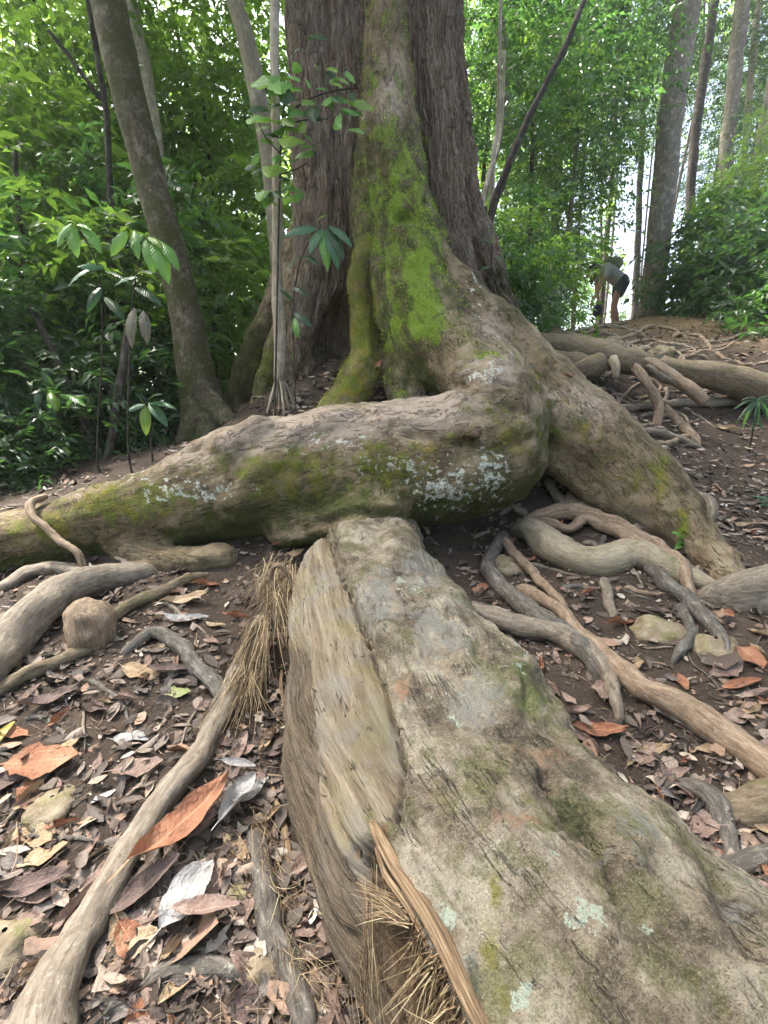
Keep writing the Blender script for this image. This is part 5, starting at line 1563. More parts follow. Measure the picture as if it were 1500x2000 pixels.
LO_(462, 1210, 56, 5, 'rust', 'orange leaf beside the dry fibre bundle', var=4)
LO_(400, 1146, 50, 20, 'rust', 'small orange leaf up against the cross root', var=1)
LO_(256, 1447, 70, 0, 'white', 'flat silvery leaf on dark litter', var=3)
LO_(88, 1680, 90, 18, 'tan', 'shredded pale leaf scrap on the litter', var=5)
LO_(70, 1735, 150, 15, 'purple', 'long brown bark-like leaf strip by the long root', var=6)
LO_(150, 1775, 85, 65, 'pink', 'upright pinkish leaf leaning on the long root', var=4)
LO_(555, 1070, 42, 15, 'rust', 'red-brown leaf wedged under the cross root', var=1, lift=.02)
LO_(572, 1095, 52, 60, 'tan', 'olive tan leaf wedged beside the bare wood tip', var=2, lift=.03)
LO_(270, 1505, 90, 20, 'pink', 'mauve leaf on litter beside the long root', var=5)
LO_(1463, 1290, 88, 82, 'rust', 'upright orange leaf beside the dark crooked roots', var=3, lift=.015)
LO_(1420, 1312, 75, 20, 'pink', 'pink leaf beneath the upright orange leaf', var=5)
LO_(1450, 1345, 80, 5, 'rust', 'orange leaf lying flat beside the long tan root', var=0)
LO_(1172, 1358, 70, 70, 'pink', 'rosy crumpled leaf beside the short branch root', var=5, lift=.012)
LO_(1128, 1396, 62, 0, 'pink', 'rosy leaf touching the edge of the worn root', var=1)
LO_(1168, 1432, 105, -4, 'rust', 'long orange leaf along the worn root', var=6)
LO_(1296, 1536, 62, 60, 'rust', 'round orange leaf stuck to the worn root edge', var=3)
LO_(1376, 1545, 48, 80, 'tan', 'small tan leaf on the bent grey root', var=0)
LO_(1262, 1478, 66, 40, 'pink', 'peach leaf between worn root and long tan root', var=5)
LO_(1340, 1490, 48, 30, 'rust', 'small orange leaf curling by the long tan root', var=4)
LO_(1058, 1302, 50, 75, 'rust', 'orange leaf standing in the hollow under the fork', var=4)
LO_(1212, 1222, 60, 10, 'rust', 'orange-brown leaf near the pale thick root', var=1)
LO_(1440, 1405, 72, 15, 'pink', 'pale pink leaf beside the long tan root', var=3)
LO_(1490, 1245, 60, 110, 'tan', 'tan leaf near the lichen-grey root mass', var=1)
LO_(1390, 1470, 55, 160, 'tan', 'buff leaf under the long tan root', var=3)
LO_(738, 715, 34, 80, 'rust', 'reddish leaf caught beside the yellow mossy root', var=2)
LO_(1108, 738, 26, 20, 'rust', 'red leaf on the bank beside the spreading root', var=1)
LO_(1420, 840, 40, 160, 'tan', 'tan slab-like leaf by the strap-leaved plant', var=1)
kinds = ['purple'] * 3 + ['grey'] * 3 + ['pink'] * 5 + ['tan'] * 3 + ['rust'] * 1
lab = {'purple': 'brown-purple fallen leaf in the litter', 'grey': 'grey-brown fallen leaf in the litter', 'pink': 'dusty pink fallen leaf in the litter', 'tan': 'tan fallen leaf in the litter', 'rust': 'rusty orange fallen leaf in the litter'}
rg = np.random.default_rng(31)
n = 0
while n < 235:
    px, py = rg.uniform(-20, 1520), 2020 - 1000 * rg.random() ** 1.25
    side = 'left' if px < 560 else 'right'
    g = hit(px, py)
    ga = hit_any(px, py)
    if np.linalg.norm(g - ga) > .01 or g[1] > 7:
        continue
    m = kinds[rg.integers(len(kinds))]
    mp = ((g - CAM)[1] * cp_ - (g - CAM)[2] * sp_) / FPX
    LO_(px, py, rg.uniform(.05, .12) / mp, rg.uniform(0, 360), m, lab[m] + (' beside the long smooth root' if side == 'left' else ' around the forked roots'), 'fallen leaves, %s, %s' % (m, 'by the long root' if side == 'left' else 'by the forked roots'), at=g, lift=.004, tilt=.25)
    n += 1

def scrap_batch(o, d, nrm_, L, W, curl, bend, rg):
    """many small irregular curled leaf scraps"""
    n = len(o)
    d = d / (np.linalg.norm(d, axis=1)[:, None] + 1e-9)
    s = np.cross(d, nrm_)
    s /= np.linalg.norm(s, axis=1)[:, None] + 1e-9
    up = np.cross(s, d)
    V = [o]
    for u, w in ((.22, .72), (.5, 1.0), (.8, .66)):
        for sg in (-1, 0, 1):
            ww = w * (1 + .35 * rg.normal(size=n)) if sg else 0
            V.append(o + d * (L * (u + .06 * rg.normal(size=n)))[:, None] + s * (sg * W * .5 * ww)[:, None] + up * (curl * W * .5 * abs(sg) * w + bend * L * (u - .5) ** 2 * 2)[:, None])
    V.append(o + d * (L * (1 + .1 * rg.normal(size=n)))[:, None] + up * (bend * L * .5)[:, None])
    v = np.stack(V, 1).reshape(-1, 3)
    b = (np.arange(n) * 11)[:, None]
    q = [(1, 2, 5, 4), (2, 3, 6, 5), (4, 5, 8, 7), (5, 6, 9, 8)]
    t = [(0, 2, 1), (0, 3, 2), (7, 8, 10), (8, 9, 10)]
    return v, [np.concatenate([b + np.array([x]) for x in q]), np.concatenate([b + np.array([x]) for x in t])]


# the mass of small crumbled leaves, twigs and crumbs
def polar(n, r0, r1, a0, a1, rg, p=1.0):
    t = rg.random(n) ** p
    r = r0 * (r1 / r0) ** t
    a = np.radians(rg.uniform(a0, a1, n))
    return r * np.sin(a), r * np.cos(a)


rg = np.random.default_rng(41)
x, y = polar(50000, .35, 14, -55, 55, rg)
keep = fbm(np.stack([x * 2.2, y * 2.2, 0 * x], -1), 3) + rg.normal(size=len(x)) * .35 > -.1
x, y = x[keep], y[keep]
e = .04
z = ground_z(x, y)
nm = np.stack([-(ground_z(x + e, y) - z) / e, -(ground_z(x, y + e) - z) / e, np.ones_like(x)], -1)
nm /= np.linalg.norm(nm, axis=1)[:, None]
a = rg.uniform(0, 6.28, len(x))
d = np.stack([np.cos(a), np.sin(a), rg.normal(size=len(x)) * .28], -1)
d -= nm * (d * nm).sum(1)[:, None] * .7
dist = np.hypot(x, y)
L = rg.uniform(.010, .032, len(x)) * np.exp(rg.normal(size=len(x)) * .45) * (1 + .05 * dist)
v, f = scrap_batch(np.stack([x, y, z + rg.uniform(.001, .014, len(x))], -1), d, nm + rg.normal(size=(len(x), 3)) * .30, L, L * rg.uniform(.3, .75, len(x)), rg.normal(size=len(x)) * .5, rg.normal(size=len(x)) * .5, rg)
M = Mat('leaf_litter')
c = M.ramp(M.island(), [(0, (.034, .026, .022)), (.3, (.068, .052, .043)), (.52, (.11, .082, .067)), (.68, (.165, .122, .10)), (.8, (.23, .17, .14)), (.88, (.28, .17, .115)), (.95, (.35, .29, .24)), (1, (.46, .41, .36))])
c = M.mix(M.rng(M.noise(M.pos(), 90, 4), .45, .7, 0, .5), c, (.085, .065, .055))
MAT_LITTER = M.done(M.bsdf(c, .75, M.bump(M.noise(M.pos(), 160, 3), .5, .004), .3))
link('leaf_litter', mesh_from('leaf_litter', v, f, smooth_shade=True), MAT_LITTER, kind='stuff', label='crumbled brown leaf litter covering the forest floor')
# whole small leaves, curled, in loose drifts
x, y = polar(2100, .8, 12, -52, 52, rg)
x2, y2 = polar(2600, 3.2, 9, 14, 50, rg)
x3, y3 = rg.uniform(-.9, .25, 380), rg.uniform(3.2, 4.3, 380)
x, y = np.concatenate([x, x2, x3]), np.concatenate([y, y2, y3])
z = ground_z(x, y)
nm = np.stack([-(ground_z(x + e, y) - z) / e, -(ground_z(x, y + e) - z) / e, np.ones_like(x)], -1)
nm /= np.linalg.norm(nm, axis=1)[:, None]
a = rg.uniform(0, 6.28, len(x))
d = np.stack([np.cos(a), np.sin(a), rg.normal(size=len(x)) * .12], -1)
class _quiet:
    def normal(self, size=None): return rg.normal(size=size) * .15
L = rg.uniform(.035, .085, len(x)) * (1 + .03 * np.hypot(x, y))
v, f = scrap_batch(np.stack([x, y, z + rg.uniform(.004, .016, len(x))], -1), d, nm + rg.normal(size=(len(x), 3)) * .22, L, L * rg.uniform(.32, .5, len(x)), rg.normal(size=len(x)) * .5, rg.normal(size=len(x)) * .35, _quiet())
M = Mat('small_whole_leaves')
c = M.ramp(M.island(), [(0, (.05, .04, .034)), (.3, (.10, .078, .066)), (.5, (.165, .13, .11)), (.68, (.24, .19, .16)), (.8, (.31, .245, .205)), (.87, (.31, .17, .105)), (.94, (.42, .34, .27)), (1, (.50, .46, .43))])
c = M.mix(M.rng(M.noise(M.pos(), 120, 4), .48, .66, 0, .6), c, (.08, .055, .045))
link('small_whole_leaves', mesh_from('small_whole_leaves', v, f), M.done(M.bsdf(c, .65, M.bump(M.noise(M.pos(), 160, 3), .4, .004), .35)), kind='stuff', label='small whole brown leaves drifted over the litter')
# hair-thin rootlets and needles among it
x, y = polar(9000, .4, 4.5, -55, 55, rg)
z = ground_z(x, y)
a = rg.uniform(0, 6.28, len(x))
L = rg.uniform(.02, .10, len(x))
o = np.stack([x, y, z + .004], -1)
d = np.stack([np.cos(a), np.sin(a), rg.normal(size=len(x)) * .15], -1)
v, f = leaf_batch(o, d, np.tile([0, 0, 1.0], (len(x), 1)) + rg.normal(size=(len(x), 3)) * .5, L, rg.uniform(.0012, .003, len(x)), rg.normal(size=len(x)) * .25, .5)
M = Mat('rootlet_threads')
c = M.ramp(M.island(), [(0, (.06, .045, .035)), (.5, (.17, .125, .09)), (1, (.36, .28, .20))])
link('rootlet_threads', mesh_from('rootlet_threads', v, f), M.done(M.bsdf(c, .8)), kind='stuff', label='hair-thin rootlets and broken needles strewn in the litter')

# twigs lying about
rg = np.random.default_rng(51)
n = 0
while n < 46:
    px, py = rg.uniform(0, 1500), 2000 - 950 * rg.random()
    g = hit(px, py)
    if np.linalg.norm(g - hit_any(px, py)) > .01 or g[1] > 5:
        continue
    L, a = rg.uniform(.06, .22), rg.uniform(0, 6.28)
    dv = np.array([math.cos(a), math.sin(a), 0])
    pts = []
    for t in (-.5, -.15, .2, .5):
        q = g + dv * t * L + np.array([*rg.normal(size=2) * .006, 0])
        pts.append([q[0], q[1], ground_z(q[0], q[1])[0] + .006, .0032 * rg.uniform(.6, 1.3) * (1.15 - t)])
    v, fs, r_ = tube(pts, 6, .02, .2, 1, n)
    link('twig', mesh_from('twig', v - g, fs, {'rc': r_}), RM[['tan', 'grey', 'dark'][n % 3]], loc=g, label='%s dry twig lying in the litter' % ['tan', 'grey', 'blackish'][n % 3], cat='twig', group='%s twigs in the litter' % ['tan', 'grey', 'blackish'][n % 3])
    n += 1

# stones
M = Mat('mossy_stone')
p = M.pos()
n1 = M.noise(p, 14, 5, .65)
n2 = M.noise(p, 80, 4, .7)
c = M.ramp(n1, [(.3, (.13, .10, .065)), (.5, (.24, .19, .13)), (.7, (.36, .31, .23))])
c = M.mix(M.rng(M.noise(p, 20, 5), .48, .62, 0, .7), c, (.15, .15, .055))
c = M.mix(M.rng(n2, .55, .7, 0, .5), c, (.42, .37, .29))
MAT_STONE = M.done(M.bsdf(c, .85, M.bump(M.ma('ADD', n1, n2), .6, .01), .25))
for k, (px, py, rp, fl, lab_) in enumerate([(105, 1572, 50, .5, 'mossy buff stone half sunk near the rolled orange leaf'), (460, 1748, 24, .8, 'small ochre pebble beside the pinkish leaf'), (15, 1840, 60, .6, 'dark stone by the foot of the long root'),
                                            (1290, 1232, 55, .5, 'flat mossy stone under the blackish root'), (1395, 1265, 48, .5, 'rounded mossy stone beside the crooked dark root'), (510, 1885, 45, .6, 'mossy stone against the bluish root'),
                                            (1130, 985, 40, .5, 'ochre stone between the two great roots'), (1220, 700, 30, .6, 'ochre clay lump in the bank'), (1290, 690, 26, .6, 'brown rock set in the bank'), (990, 1105, 45, .5, 'mossy earth-covered stone below the elbow'), (560, 1960, 30, .5, 'buff stone at the foot of the split wood')]):
    g = hit(px, py)
    R_ = rp * ((g - CAM)[1] * cp_ - (g - CAM)[2] * sp_) / FPX
    U, W = np.meshgrid(np.linspace(0, 2 * np.pi, 22, endpoint=False), np.linspace(-1.5, 1.5, 13))
    kd = np.stack([np.cos(W) * np.cos(U), np.cos(W) * np.sin(U), np.sin(W)], -1).reshape(-1, 3)
    kv = kd * (R_ * (1 + .3 * fbm(kd * 1.4 + k * 3.3, 3)))[:, None] * np.array([1, 1, fl])
    i = np.arange(12)[:, None] * 22 + np.arange(22)[None, :]
    j = np.roll(i, -1, 1)
    link('stone', mesh_from('stone', kv, np.stack([i, j, j + 22, i + 22], -1).reshape(-1, 4)), MAT_STONE, loc=g + np.array([0, 0, -R_ * fl * .25]), label=lab_, cat='stone')

# bundle of dry palm fibre beside the bare wood
fb = link('fibre_bundle', None, loc=hit(500, 1250), label='frayed bundle of dry golden palm fibre hanging beside the bare wood', cat='fibre')
fl_ = np.array(fb.location)
def fst(lst, lift=.03):
    o = []
    for x, y, x2, y2 in lst:
        a_, b_ = hit(x, y, lift), hit(x2, y2, lift * .5)
        o.append((a_, wd(a_, b_)))
    return o
v, f, a = fibres(fst([(545, 1095, 500, 1190), (560, 1105, 515, 1200), (525, 1110, 480, 1210), (570, 1120, 545, 1230), (550, 1130, 470, 1230), (560, 1150, 530, 1280), (540, 1160, 560, 1290)], .10), 300, .28, .0016, .26, .10, .03, 5)
link('strands', mesh_from('strands', v - fl_, f), MAT_FIB, fb, kind='stuff')
v, f, a = fibres(fst([(505, 1215, 465, 1330), (515, 1225, 480, 1340), (498, 1225, 450, 1330), (520, 1240, 500, 1350)], .08), 260, .25, .0014, .13, .06, .016, 6)
link('strands', mesh_from('strands', v - fl_, f), MAT_FIB, fb, kind='stuff')
v, f, a = fibres(fst([(480, 1300, 445, 1420), (500, 1320, 460, 1440), (470, 1330, 425, 1430)], .05), 200, .24, .0012, .20, .06, .02, 7)
link('strands', mesh_from('strands', v - fl_, f), MAT_FIB, fb, kind='stuff')
v, f, a = fibres(fst([(510, 1630, 530, 1700), (520, 1680, 545, 1760), (505, 1600, 520, 1680), (545, 1760, 580, 1860), (570, 1850, 600, 1950), (590, 1900, 640, 1990)], .03), 260, .09, .0008, .5, .04, .02, 8)
link('root_hairs', mesh_from('root_hairs', v, f), MAT_FIB, kind='stuff', label='fuzz of fine brown root hairs along the split wood')
ring = []
rc0 = hit(548, 1118, .12)
for t in np.linspace(0, 5.2, 14):
    ring.append([rc0[0] + .035 * math.cos(t), rc0[1] - .05, rc0[2] + .05 * math.sin(t), .011])
v, fs, r_ = tube(ring, 9, .012, .12)
link('curl', mesh_from('curl', v - fl_, fs, {'rc': r_}), RM['tan'], fb)
# ------------------------------------------------------------------ plants whose leaves can be told apart
def hero_leaf(seed, wr=.3, droop=.2, tipl=.12):
    nu, nv = 13, 5
    V = []
    for uu in np.linspace(0, 1, nu):
        wdt = wr * .5 * (math.sin(math.pi * min(1, uu ** .85)) ** .8 if uu < .999 else 0) + (.002 if uu < .9 else 0)
        for v_ in np.linspace(-1, 1, nv):
            y = v_ * wdt
            z = -.30 * abs(y) + .16 * math.sin(math.pi * uu) * droop * 3 - droop * uu * uu * .5 + droop * .5 * uu + .012 * math.sin(uu * 26 + seed) * abs(v_)
            V.append((uu, y, z))
    F = [(a * nv + b, a * nv + b + 1, (a + 1) * nv + b + 1, (a + 1) * nv + b) for a in range(nu - 1) for b in range(nv - 1)]
    return mesh_from('leaf', np.array(V), np.array(F))


def hero_mat(name, c1, c2, trans, rough=.36):
    M = Mat(name)
    p = M.objco()
    x, y = M.n('SeparateXYZ', {0: p}, 0), M.n('SeparateXYZ', {0: p}, 1)
    c = M.mix(M.noise(p, 4, 3), c1, c2)
    c = M.mix(M.ma('MULTIPLY', M.objrand(), .4), c, tuple(q * .6 for q in c1))
    ay = M.ma('ABSOLUTE', y)
    c = M.mix(M.rng(ay, 0, .012, .7, 0), c, tuple(min(1, q * 1.9) for q in c2))
    sv = M.ma('SINE', M.ma('MULTIPLY', M.ma('SUBTRACT', x, M.ma('MULTIPLY', ay, .8)), 85))
    a = M.bsdf(c, rough, M.bump(sv, .25, .01), .5)
    return M.done(M.n('MixShader', {0: .35, 1: a, 2: M.n('BsdfTranslucent', {'Color': trans})}))


HM = {'fresh': hero_mat('large_leaf_fresh', (.10, .25, .05), (.16, .34, .08), (.34, .62, .11)), 'blue': hero_mat('large_leaf_blue_green', (.05, .14, .065), (.09, .20, .11), (.12, .30, .09), .28),
      'dark': hero_mat('large_leaf_dark', (.025, .062, .028), (.045, .095, .042), (.06, .17, .03)), 'lime': hero_mat('large_leaf_lime', (.14, .25, .035), (.20, .32, .06), (.34, .52, .07)),
      'dry': hero_mat('large_leaf_drying', (.16, .14, .10), (.24, .22, .17), (.12, .12, .06), .6)}
HL = {}


def hl(mat, wr=.3, droop=.2):
    key = (mat, wr, droop)
    if key not in HL:
        HL[key] = hero_leaf(len(HL), wr, droop)
        HL[key].materials.append(HM[mat])
    return HL[key]


def put_leaf(parent, mat, base, tip, wr=.3, droop=.2, face=.6):
    base, tip = Vector(base), Vector(tip)
    x = tip - base
    L = x.length
    x.normalize()
    nrm_ = ((Vector(CAM) - base).normalized() * face + Vector((0, 0, .8)) + Vector(_rv.normal(size=3)) * .2)
    z = (nrm_ - x * nrm_.dot(x)).normalized()
    y = z.cross(x)
    o = link('leaf', hl(mat, wr, droop), None, parent)
    R = Matrix((x, y, z)).transposed().to_4x4()
    o.matrix_local = Matrix.Translation(base - Vector(parent.location)) @ R @ Matrix.Scale(L, 4)
    return o


def leafy_plant(name, label, cat, hub_px, Y, leaves, stem=True, stem_r=.006, stem_mat='dark', group=None, foot=None):
    """hub_px: [(px,py)...] stem from ground up; leaves: (bx,by,tx,ty,mat[,wr[,dY]])"""
    hub = [P(a, b, Y) for a, b in hub_px]
    fx, fy = (hub[0][0], hub[0][1]) if foot is None else foot
    gz = ground_z(fx, fy)[0]
    t = link(name, None, loc=(fx, fy, gz - .02), label=label, cat=cat, group=group)
    loc = np.array(t.location)
    if stem:
        pts = [[fx, fy, gz - .02, stem_r * 1.2]] + [[*h_, stem_r * (1 - .5 * k / len(hub))] for k, h_ in enumerate(hub)]
        v, fs, r_ = tube(pts, 7, .05, .08)
        link('stem', mesh_from('stem', v - loc, fs, {'rc': r_}), WM[stem_mat], t)
    for q in leaves:
        bx, by, tx, ty, m = q[:5]
        wr = q[5] if len(q) > 5 else .3
        dY = q[6] if len(q) > 6 else -.05
        put_leaf(t, m, P(bx, by, Y), P(tx, ty, Y + dY), wr)
    return t


leafy_plant('broad_leaf_sapling', 'sapling with big drooping bright green leaves before the leaning tree', 'plant', [(250, 860), (255, 640), (270, 520), (290, 462)], 3.3,
            [(248, 452, 216, 502, 'fresh', .34), (262, 450, 272, 508, 'fresh', .34), (285, 466, 300, 538, 'fresh', .36), (300, 468, 330, 556, 'fresh', .34), (312, 470, 350, 530, 'fresh', .34), (290, 462, 318, 486, 'lime', .4), (280, 458, 255, 486, 'fresh', .34),
             (262, 600, 258, 682, 'dry', .3), (280, 606, 288, 674, 'dry', .3), (270, 540, 222, 560, 'blue', .3), (262, 560, 318, 600, 'dark', .3), (270, 530, 330, 548, 'dark', .3)])
leafy_plant('broad_leaf_sapling', 'sapling with paired bright drooping leaves above the dim thicket', 'plant', [(190, 880), (200, 640), (190, 520), (150, 440)], 3.4,
            [(140, 436, 112, 484, 'fresh', .34), (138, 440, 152, 505, 'fresh', .36), (160, 438, 198, 496, 'fresh', .34), (150, 436, 128, 432, 'lime', .4), (150, 438, 178, 450, 'fresh', .36), (195, 520, 132, 562, 'blue', .32), (200, 525, 150, 522, 'blue', .3), (205, 530, 260, 560, 'dark', .3),
             (200, 560, 170, 612, 'dark', .3), (204, 580, 246, 630, 'dark', .3)])
leafy_plant('low_seedling', 'low seedling with blue-green and lime leaves behind the cross root', 'plant', [(295, 870), (290, 800), (285, 788)], 3.5,
            [(284, 790, 246, 806, 'blue', .36), (290, 788, 328, 834, 'blue', .36), (284, 792, 286, 852, 'lime', .34), (290, 786, 345, 800, 'blue', .3), (280, 786, 262, 768, 'dark', .35), (290, 780, 318, 770, 'dark', .3)])
leafy_plant('low_seedling', 'low seedling with one shiny lime leaf in the dim thicket', 'plant', [(120, 880), (115, 790), (108, 772)], 3.6,
            [(98, 766, 112, 804, 'lime', .5), (116, 770, 168, 794, 'fresh', .36), (78, 760, 74, 800, 'dark', .4), (90, 764, 60, 770, 'dark', .36), (105, 768, 130, 742, 'dark', .36)])
leafy_plant('big_leaf_sapling', 'sapling with large blue-green leaves in front of the giant trunk', 'plant', [(577, 780), (574, 690), (572, 600), (590, 500), (628, 440)], 3.3,
            [(628, 446, 604, 498, 'blue', .42), (618, 446, 556, 462, 'blue', .34), (636, 446, 660, 528, 'blue', .28), (628, 448, 640, 532, 'fresh', .26), (642, 440, 688, 484, 'blue', .34), (640, 446, 672, 510, 'dark', .28), (618, 432, 642, 420, 'lime', .5),
             (574, 590, 545, 566, 'dark', .36), (574, 610, 610, 640, 'dark', .3), (574, 620, 584, 660, 'fresh', .42), (572, 560, 600, 580, 'dark', .34), (590, 500, 560, 530, 'dark', .36), (592, 500, 625, 520, 'dark', .36)], foot=None)
tw = [(545, 420), (550, 250), (560, 190)]
lv_ = []
rg = np.random.default_rng(61)
for k in range(78):
    bx = rg.uniform(520, 690)
    by = 205 - (bx - 545) * .15 + rg.normal() * 40 if k < 50 else rg.uniform(230, 420)
    if k >= 50:
        bx = rg.uniform(500, 600)
    a = rg.uniform(-.6, 3.6)
    lv_.append((bx, by, bx + rg.uniform(20, 38) * math.cos(a), by + rg.uniform(10, 30) * abs(math.sin(a)) + 2, ['fresh', 'lime', 'fresh', 'dark'][k % 4], .42, rg.normal() * .12))
sp = leafy_plant('leafy_sapling', 'slim sapling spreading translucent green leaves across the giant trunk', 'plant', tw, 3.45, lv_, foot=(-.78, 3.5))
for q in [[(552, 230), (600, 196), (650, 178), (700, 172)], [(550, 250), (590, 235), (640, 232)], [(548, 300), (520, 270), (505, 240)], [(550, 340), (580, 330), (600, 318)]]:
    pts = [[*P(a, b, 3.45), .004] for a, b in q]
    v, fs, r_ = tube(pts, 5, .04, .05)
    link('twig', mesh_from('twig', v - np.array(sp.location), fs, {'rc': r_}), WM['dark'], sp)
leafy_plant('small_seedling', 'tiny blue-green seedling in the hollow beside the mossy ridge', 'plant', [(795, 760), (795, 742)], 3.35,
            [(795, 742, 770, 752, 'blue', .4), (795, 740, 818, 732, 'blue', .4), (794, 742, 786, 716, 'blue', .4), (796, 744, 812, 758, 'dark', .4), (792, 746, 780, 768, 'dark', .4)], foot=tuple(P(795, 760, 3.35)[:2]))
leafy_plant('small_seedling', 'bright green seedling sprouting at the end of the spreading root', 'plant', [(1340, 1072), (1340, 1052)], 2.45,
            [(1340, 1056, 1312, 1040, 'fresh', .4), (1340, 1054, 1322, 1062, 'fresh', .4), (1342, 1052, 1362, 1046, 'lime', .4), (1342, 1056, 1372, 1050, 'fresh', .4), (1340, 1052, 1332, 1032, 'lime', .4), (1342, 1058, 1352, 1080, 'fresh', .5), (1344, 1060, 1366, 1076, 'lime', .5), (1340, 1060, 1318, 1072, 'fresh', .4)])
leafy_plant('small_seedling', 'lime green sprig on the mossy earth below the pale thick root', 'plant', [(1405, 1120), (1405, 1105)], 2.4,
            [(1405, 1106, 1390, 1098, 'lime', .5), (1405, 1106, 1422, 1112, 'lime', .5), (1405, 1108, 1398, 1122, 'fresh', .5)])
leafy_plant('strap_leaved_plant', 'strap-leaved plant arching over the trail edge below the log-like root', 'plant', [(1478, 800), (1480, 775)], 4.3,
            [(1480, 778, 1480 + dx, 778 + dy, m, .11) for dx, dy, m in [(-44, 50, 'dark'), (-30, 62, 'fresh'), (-12, 66, 'dark'), (10, 64, 'blue'), (30, 56, 'fresh'), (48, 46, 'dark'), (-50, 24, 'dark'), (52, 20, 'dark'), (-20, 40, 'blue'), (20, 44, 'dark'), (0, 50, 'fresh'), (-36, 6, 'dark'), (40, -4, 'dark')]])
fr = leafy_plant('palm_frond', 'blue-green palm frond fanning in from the trail side', 'plant', [(1570, 1010), (1545, 990)], 3.2,
                 [(1535 - k * 6, 1000 - k * 3, 1462 + (k % 2) * 8, 968 + k * 12, 'blue', .09) for k in range(8)] + [(1545, 990, 1490 + k * 8, 940 + k * 4, 'blue', .09) for k in range(4)])
leafy_plant('small_seedling', 'few-leaved seedling by the trail-side foot of the giant trunk', 'plant', [(962, 540), (960, 476)], 4.3, [(958, 478, 968, 460, 'fresh', .6), (960, 480, 940, 470, 'dark', .5), (962, 500, 985, 510, 'dark', .4), (960, 520, 935, 530, 'dark', .4)], foot=tuple(P(1000, 640, 4.3)[:2]))
# ------------------------------------------------------------------ the person bending down on the crest
def sdf_mesh(name, chs, res=.011, k=.04, lo=(-.95, -.4, -.05), hi=(.45, .4, 1.35)):
    lo, hi = np.array(lo), np.array(hi)
    sh = np.ceil((hi - lo) / res).astype(int)
    X, Y, Z = np.meshgrid(*[lo[q] + res * np.arange(sh[q]) for q in range(3)], indexing='ij')
    Dd = np.full(sh, .5)
    for c in chs:
        c = catmull(np.array(c, float), .05)
        F = np.full(sh, .5)
        for a, b in zip(c[:-1], c[1:]):
            ab = b - a
            t = np.clip(((X - a[0]) * ab[0] + (Y - a[1]) * ab[1] + (Z - a[2]) * ab[2]) / ((ab[:3] ** 2).sum() + 1e-9), 0, 1)
            F = np.minimum(F, np.sqrt((X - a[0] - t * ab[0]) ** 2 + (Y - a[1] - t * ab[1]) ** 2 + (Z - a[2] - t * ab[2]) ** 2) - a[3] - t * ab[3])
        h_ = np.maximum(k - np.abs(Dd - F), 0) / k
        Dd = np.minimum(Dd, F) - h_ * h_ * k * .25
    g = openvdb.FloatGrid(.5)
    g.copyFromArray(Dd.astype(np.float32))
    v, q = g.convertToQuads(isovalue=0.0)
    return mesh_from(name, np.asarray(v) * res + lo, np.asarray(q)[:, ::-1])


def plain(name, col, rough=.7, var=.25):
    M = Mat(name)
    n_ = M.noise(M.objco(), 14, 4)
    return M.done(M.bsdf(M.mix(M.ma('MULTIPLY', n_, var * 2), col, tuple(x * .6 for x in col)), rough, M.bump(n_, .3, .01)))


pf = P(1198, 632, 11.4)
pf[2] = ground_z(pf[0], pf[1])[0]
per = link('person', None, loc=pf, label='person in pale shirt and dark shorts bending down on the crest', cat='person')
per.scale = (1.08,) * 3
SK = plain('skin', (.42, .24, .17), .55, .1)
hip = np.array([.06, 0, .80])
sho = np.array([-.30, 0, 1.04])
body = []
for s in (-1, 1):
    y = .10 * s
    dxf = .05 * s
    body.append([[.06, y, .80, .095], [-.02 + dxf, y * 1.1, .46, .060], [.0 + dxf * 1.6, y * 1.1, .24, .050], [.04 + dxf * 2, y * 1.1, .08, .036], [.03 + dxf * 2, y * 1.1, .035, .035], [-.10 + dxf * 2, y * 1.2, .02, .028]])
body.append([[.06, 0, .82, .125], [-.10, 0, .94, .115], [-.25, 0, 1.03, .125], [-.34, 0, 1.06, .085], [-.42, 0, 1.065, .052], [-.47, 0, 1.05, .050]])
body.append([[-.47, 0, 1.05, .07], [-.54, 0, 1.02, .088], [-.58, 0, .99, .078], [-.60, 0, .96, .055]])
body.append([[-.655, 0, 1.0, .012], [-.668, 0, .985, .012]])                       # nose
for s in (-1, 1):
    y = .17 * s
    hx, hz = (-.52, .42) if s < 0 else (-.30, .50)
    body.append([[-.29, y * .9, 1.03, .055], [-.33, y * 1.15, .92, .045], [(-.29 + hx) / 2 - .03, y * 1.15, .75, .040], [(-.29 + 2 * hx) / 3 - .02, y, .60, .034], [hx, y * .8, hz + .06, .026], [hx - .01, y * .75, hz, .030]])
    for q in range(4):
        yy = y * .75 + (q - 1.5) * .018
        body.append([[hx - .01, yy, hz - .01, .0095], [hx - .022, yy, hz - .055, .0088], [hx - .012, yy, hz - .085 - .006 * (1 - abs(q - 1.5)), .008]])
    body.append([[hx - .005, y * .75 - .03 * s, hz + .02, .011], [hx - .035, y * .75 - .045 * s, hz - .025, .0095]])
link('body', sdf_mesh('body', body, .0105, .022), SK, per)
shirt = [[[.0, 0, .88, .150], [-.10, 0, .95, .145], [-.24, 0, 1.04, .152], [-.335, 0, 1.06, .10]]]
for s in (-1, 1):
    shirt.append([[-.27, .10 * s, 1.03, .085], [-.30, .17 * s, .99, .072], [-.335, .195 * s, .90, .066]])
link('shirt', sdf_mesh('shirt', shirt, .014, .04), plain('shirt_cloth', (.40, .39, .36)), per)
short = [[[.07, 0, .84, .150], [.02, 0, .87, .148]]]
for s in (-1, 1):
    short.append([[.07, .09 * s, .80, .118], [.03 + .02 * s, .10 * s, .62, .098]])
link('shorts', sdf_mesh('shorts', short, .014, .04), plain('shorts_cloth', (.05, .065, .06)), per)
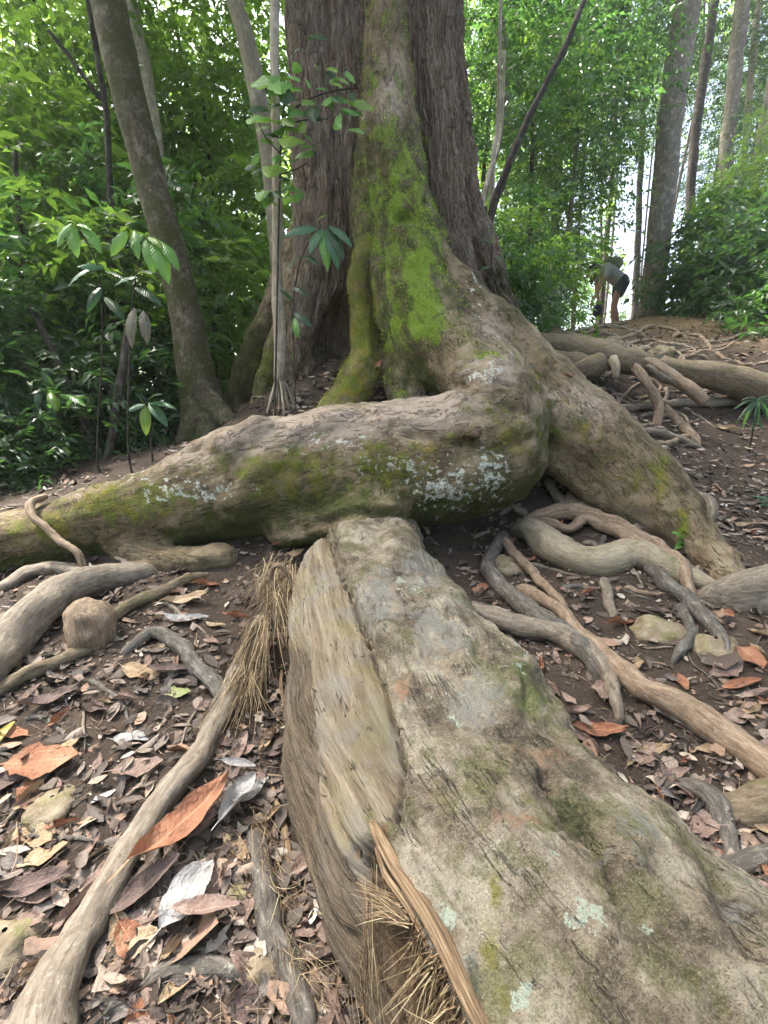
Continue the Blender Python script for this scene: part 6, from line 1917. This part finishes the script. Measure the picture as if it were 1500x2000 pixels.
hair = [[[-.44, 0, 1.09, .07], [-.51, 0, 1.085, .082], [-.57, 0, 1.06, .072]], [[-.47, .05, 1.05, .06], [-.49, .06, .93, .05], [-.5, .06, .82, .03]], [[-.45, -.04, 1.06, .06], [-.47, -.06, .96, .04]]]
link('hair', sdf_mesh('hair', hair, .014, .03), plain('dark_hair', (.022, .016, .013), .5), per)
bpk = [[[-.06, 0, 1.12, .085], [-.16, 0, 1.19, .095], [-.24, 0, 1.22, .07]], [[-.02, 0, 1.20, .05], [-.10, 0, 1.26, .055]]]
bk_ = link('backpack', None, loc=pf, label='small olive backpack on the back of the bending person', cat='backpack')
bk_.scale = per.scale
link('pack', sdf_mesh('pack', bpk, .014, .04), plain('pack_cloth', (.20, .22, .11)), bk_)
link('flap', sdf_mesh('flap', [[[.02, .0, 1.13, .03], [.03, 0, 1.20, .045], [-.03, 0, 1.27, .03]]], .014, .03), plain('pack_flap', (.38, .40, .24)), bk_)
hb = link('hand_bag', None, loc=pf, label='dark blue bag hanging from the hand of the bending person', cat='bag')
hb.scale = per.scale
link('pouch', sdf_mesh('pouch', [[[-.30, .13, .42, .05], [-.30, .13, .34, .085], [-.31, .13, .27, .075]]], .014, .03), plain('bag_cloth', (.025, .03, .055)), hb)
link('strap', sdf_mesh('strap', [[[-.30, .13, .52, .012], [-.28, .13, .46, .012], [-.29, .13, .40, .012]]], .011, .02), plain('bag_strap', (.03, .03, .04)), hb)
# ------------------------------------------------------------------ moist forest air
zlo, zhi = float(gv[:, 2].min()) - 1.0, 22.0
bx0, bx1, by0, by1 = gx[0] - 1, gx[-1] + 1, gy[0] - 1, gy[-1] + 1
hv = np.array([(x, y, z) for z in (zlo, zhi) for y in (by0, by1) for x in (bx0, bx1)])
hf = np.array([(0, 2, 3, 1), (4, 5, 7, 6), (0, 1, 5, 4), (2, 6, 7, 3), (0, 4, 6, 2), (1, 3, 7, 5)])
M = Mat('haze')
vol = M.n('VolumePrincipled', {'Color': (.93, .96, 1.0), 'Density': .0018, 'Anisotropy': .25})
M.nt.links.new(vol, M.out.inputs['Volume'])
link('haze', mesh_from('haze', hv, hf, smooth_shade=False), M.m, kind='stuff', label='thin bright haze hanging in the forest air')
cy.volume_bounces = 1
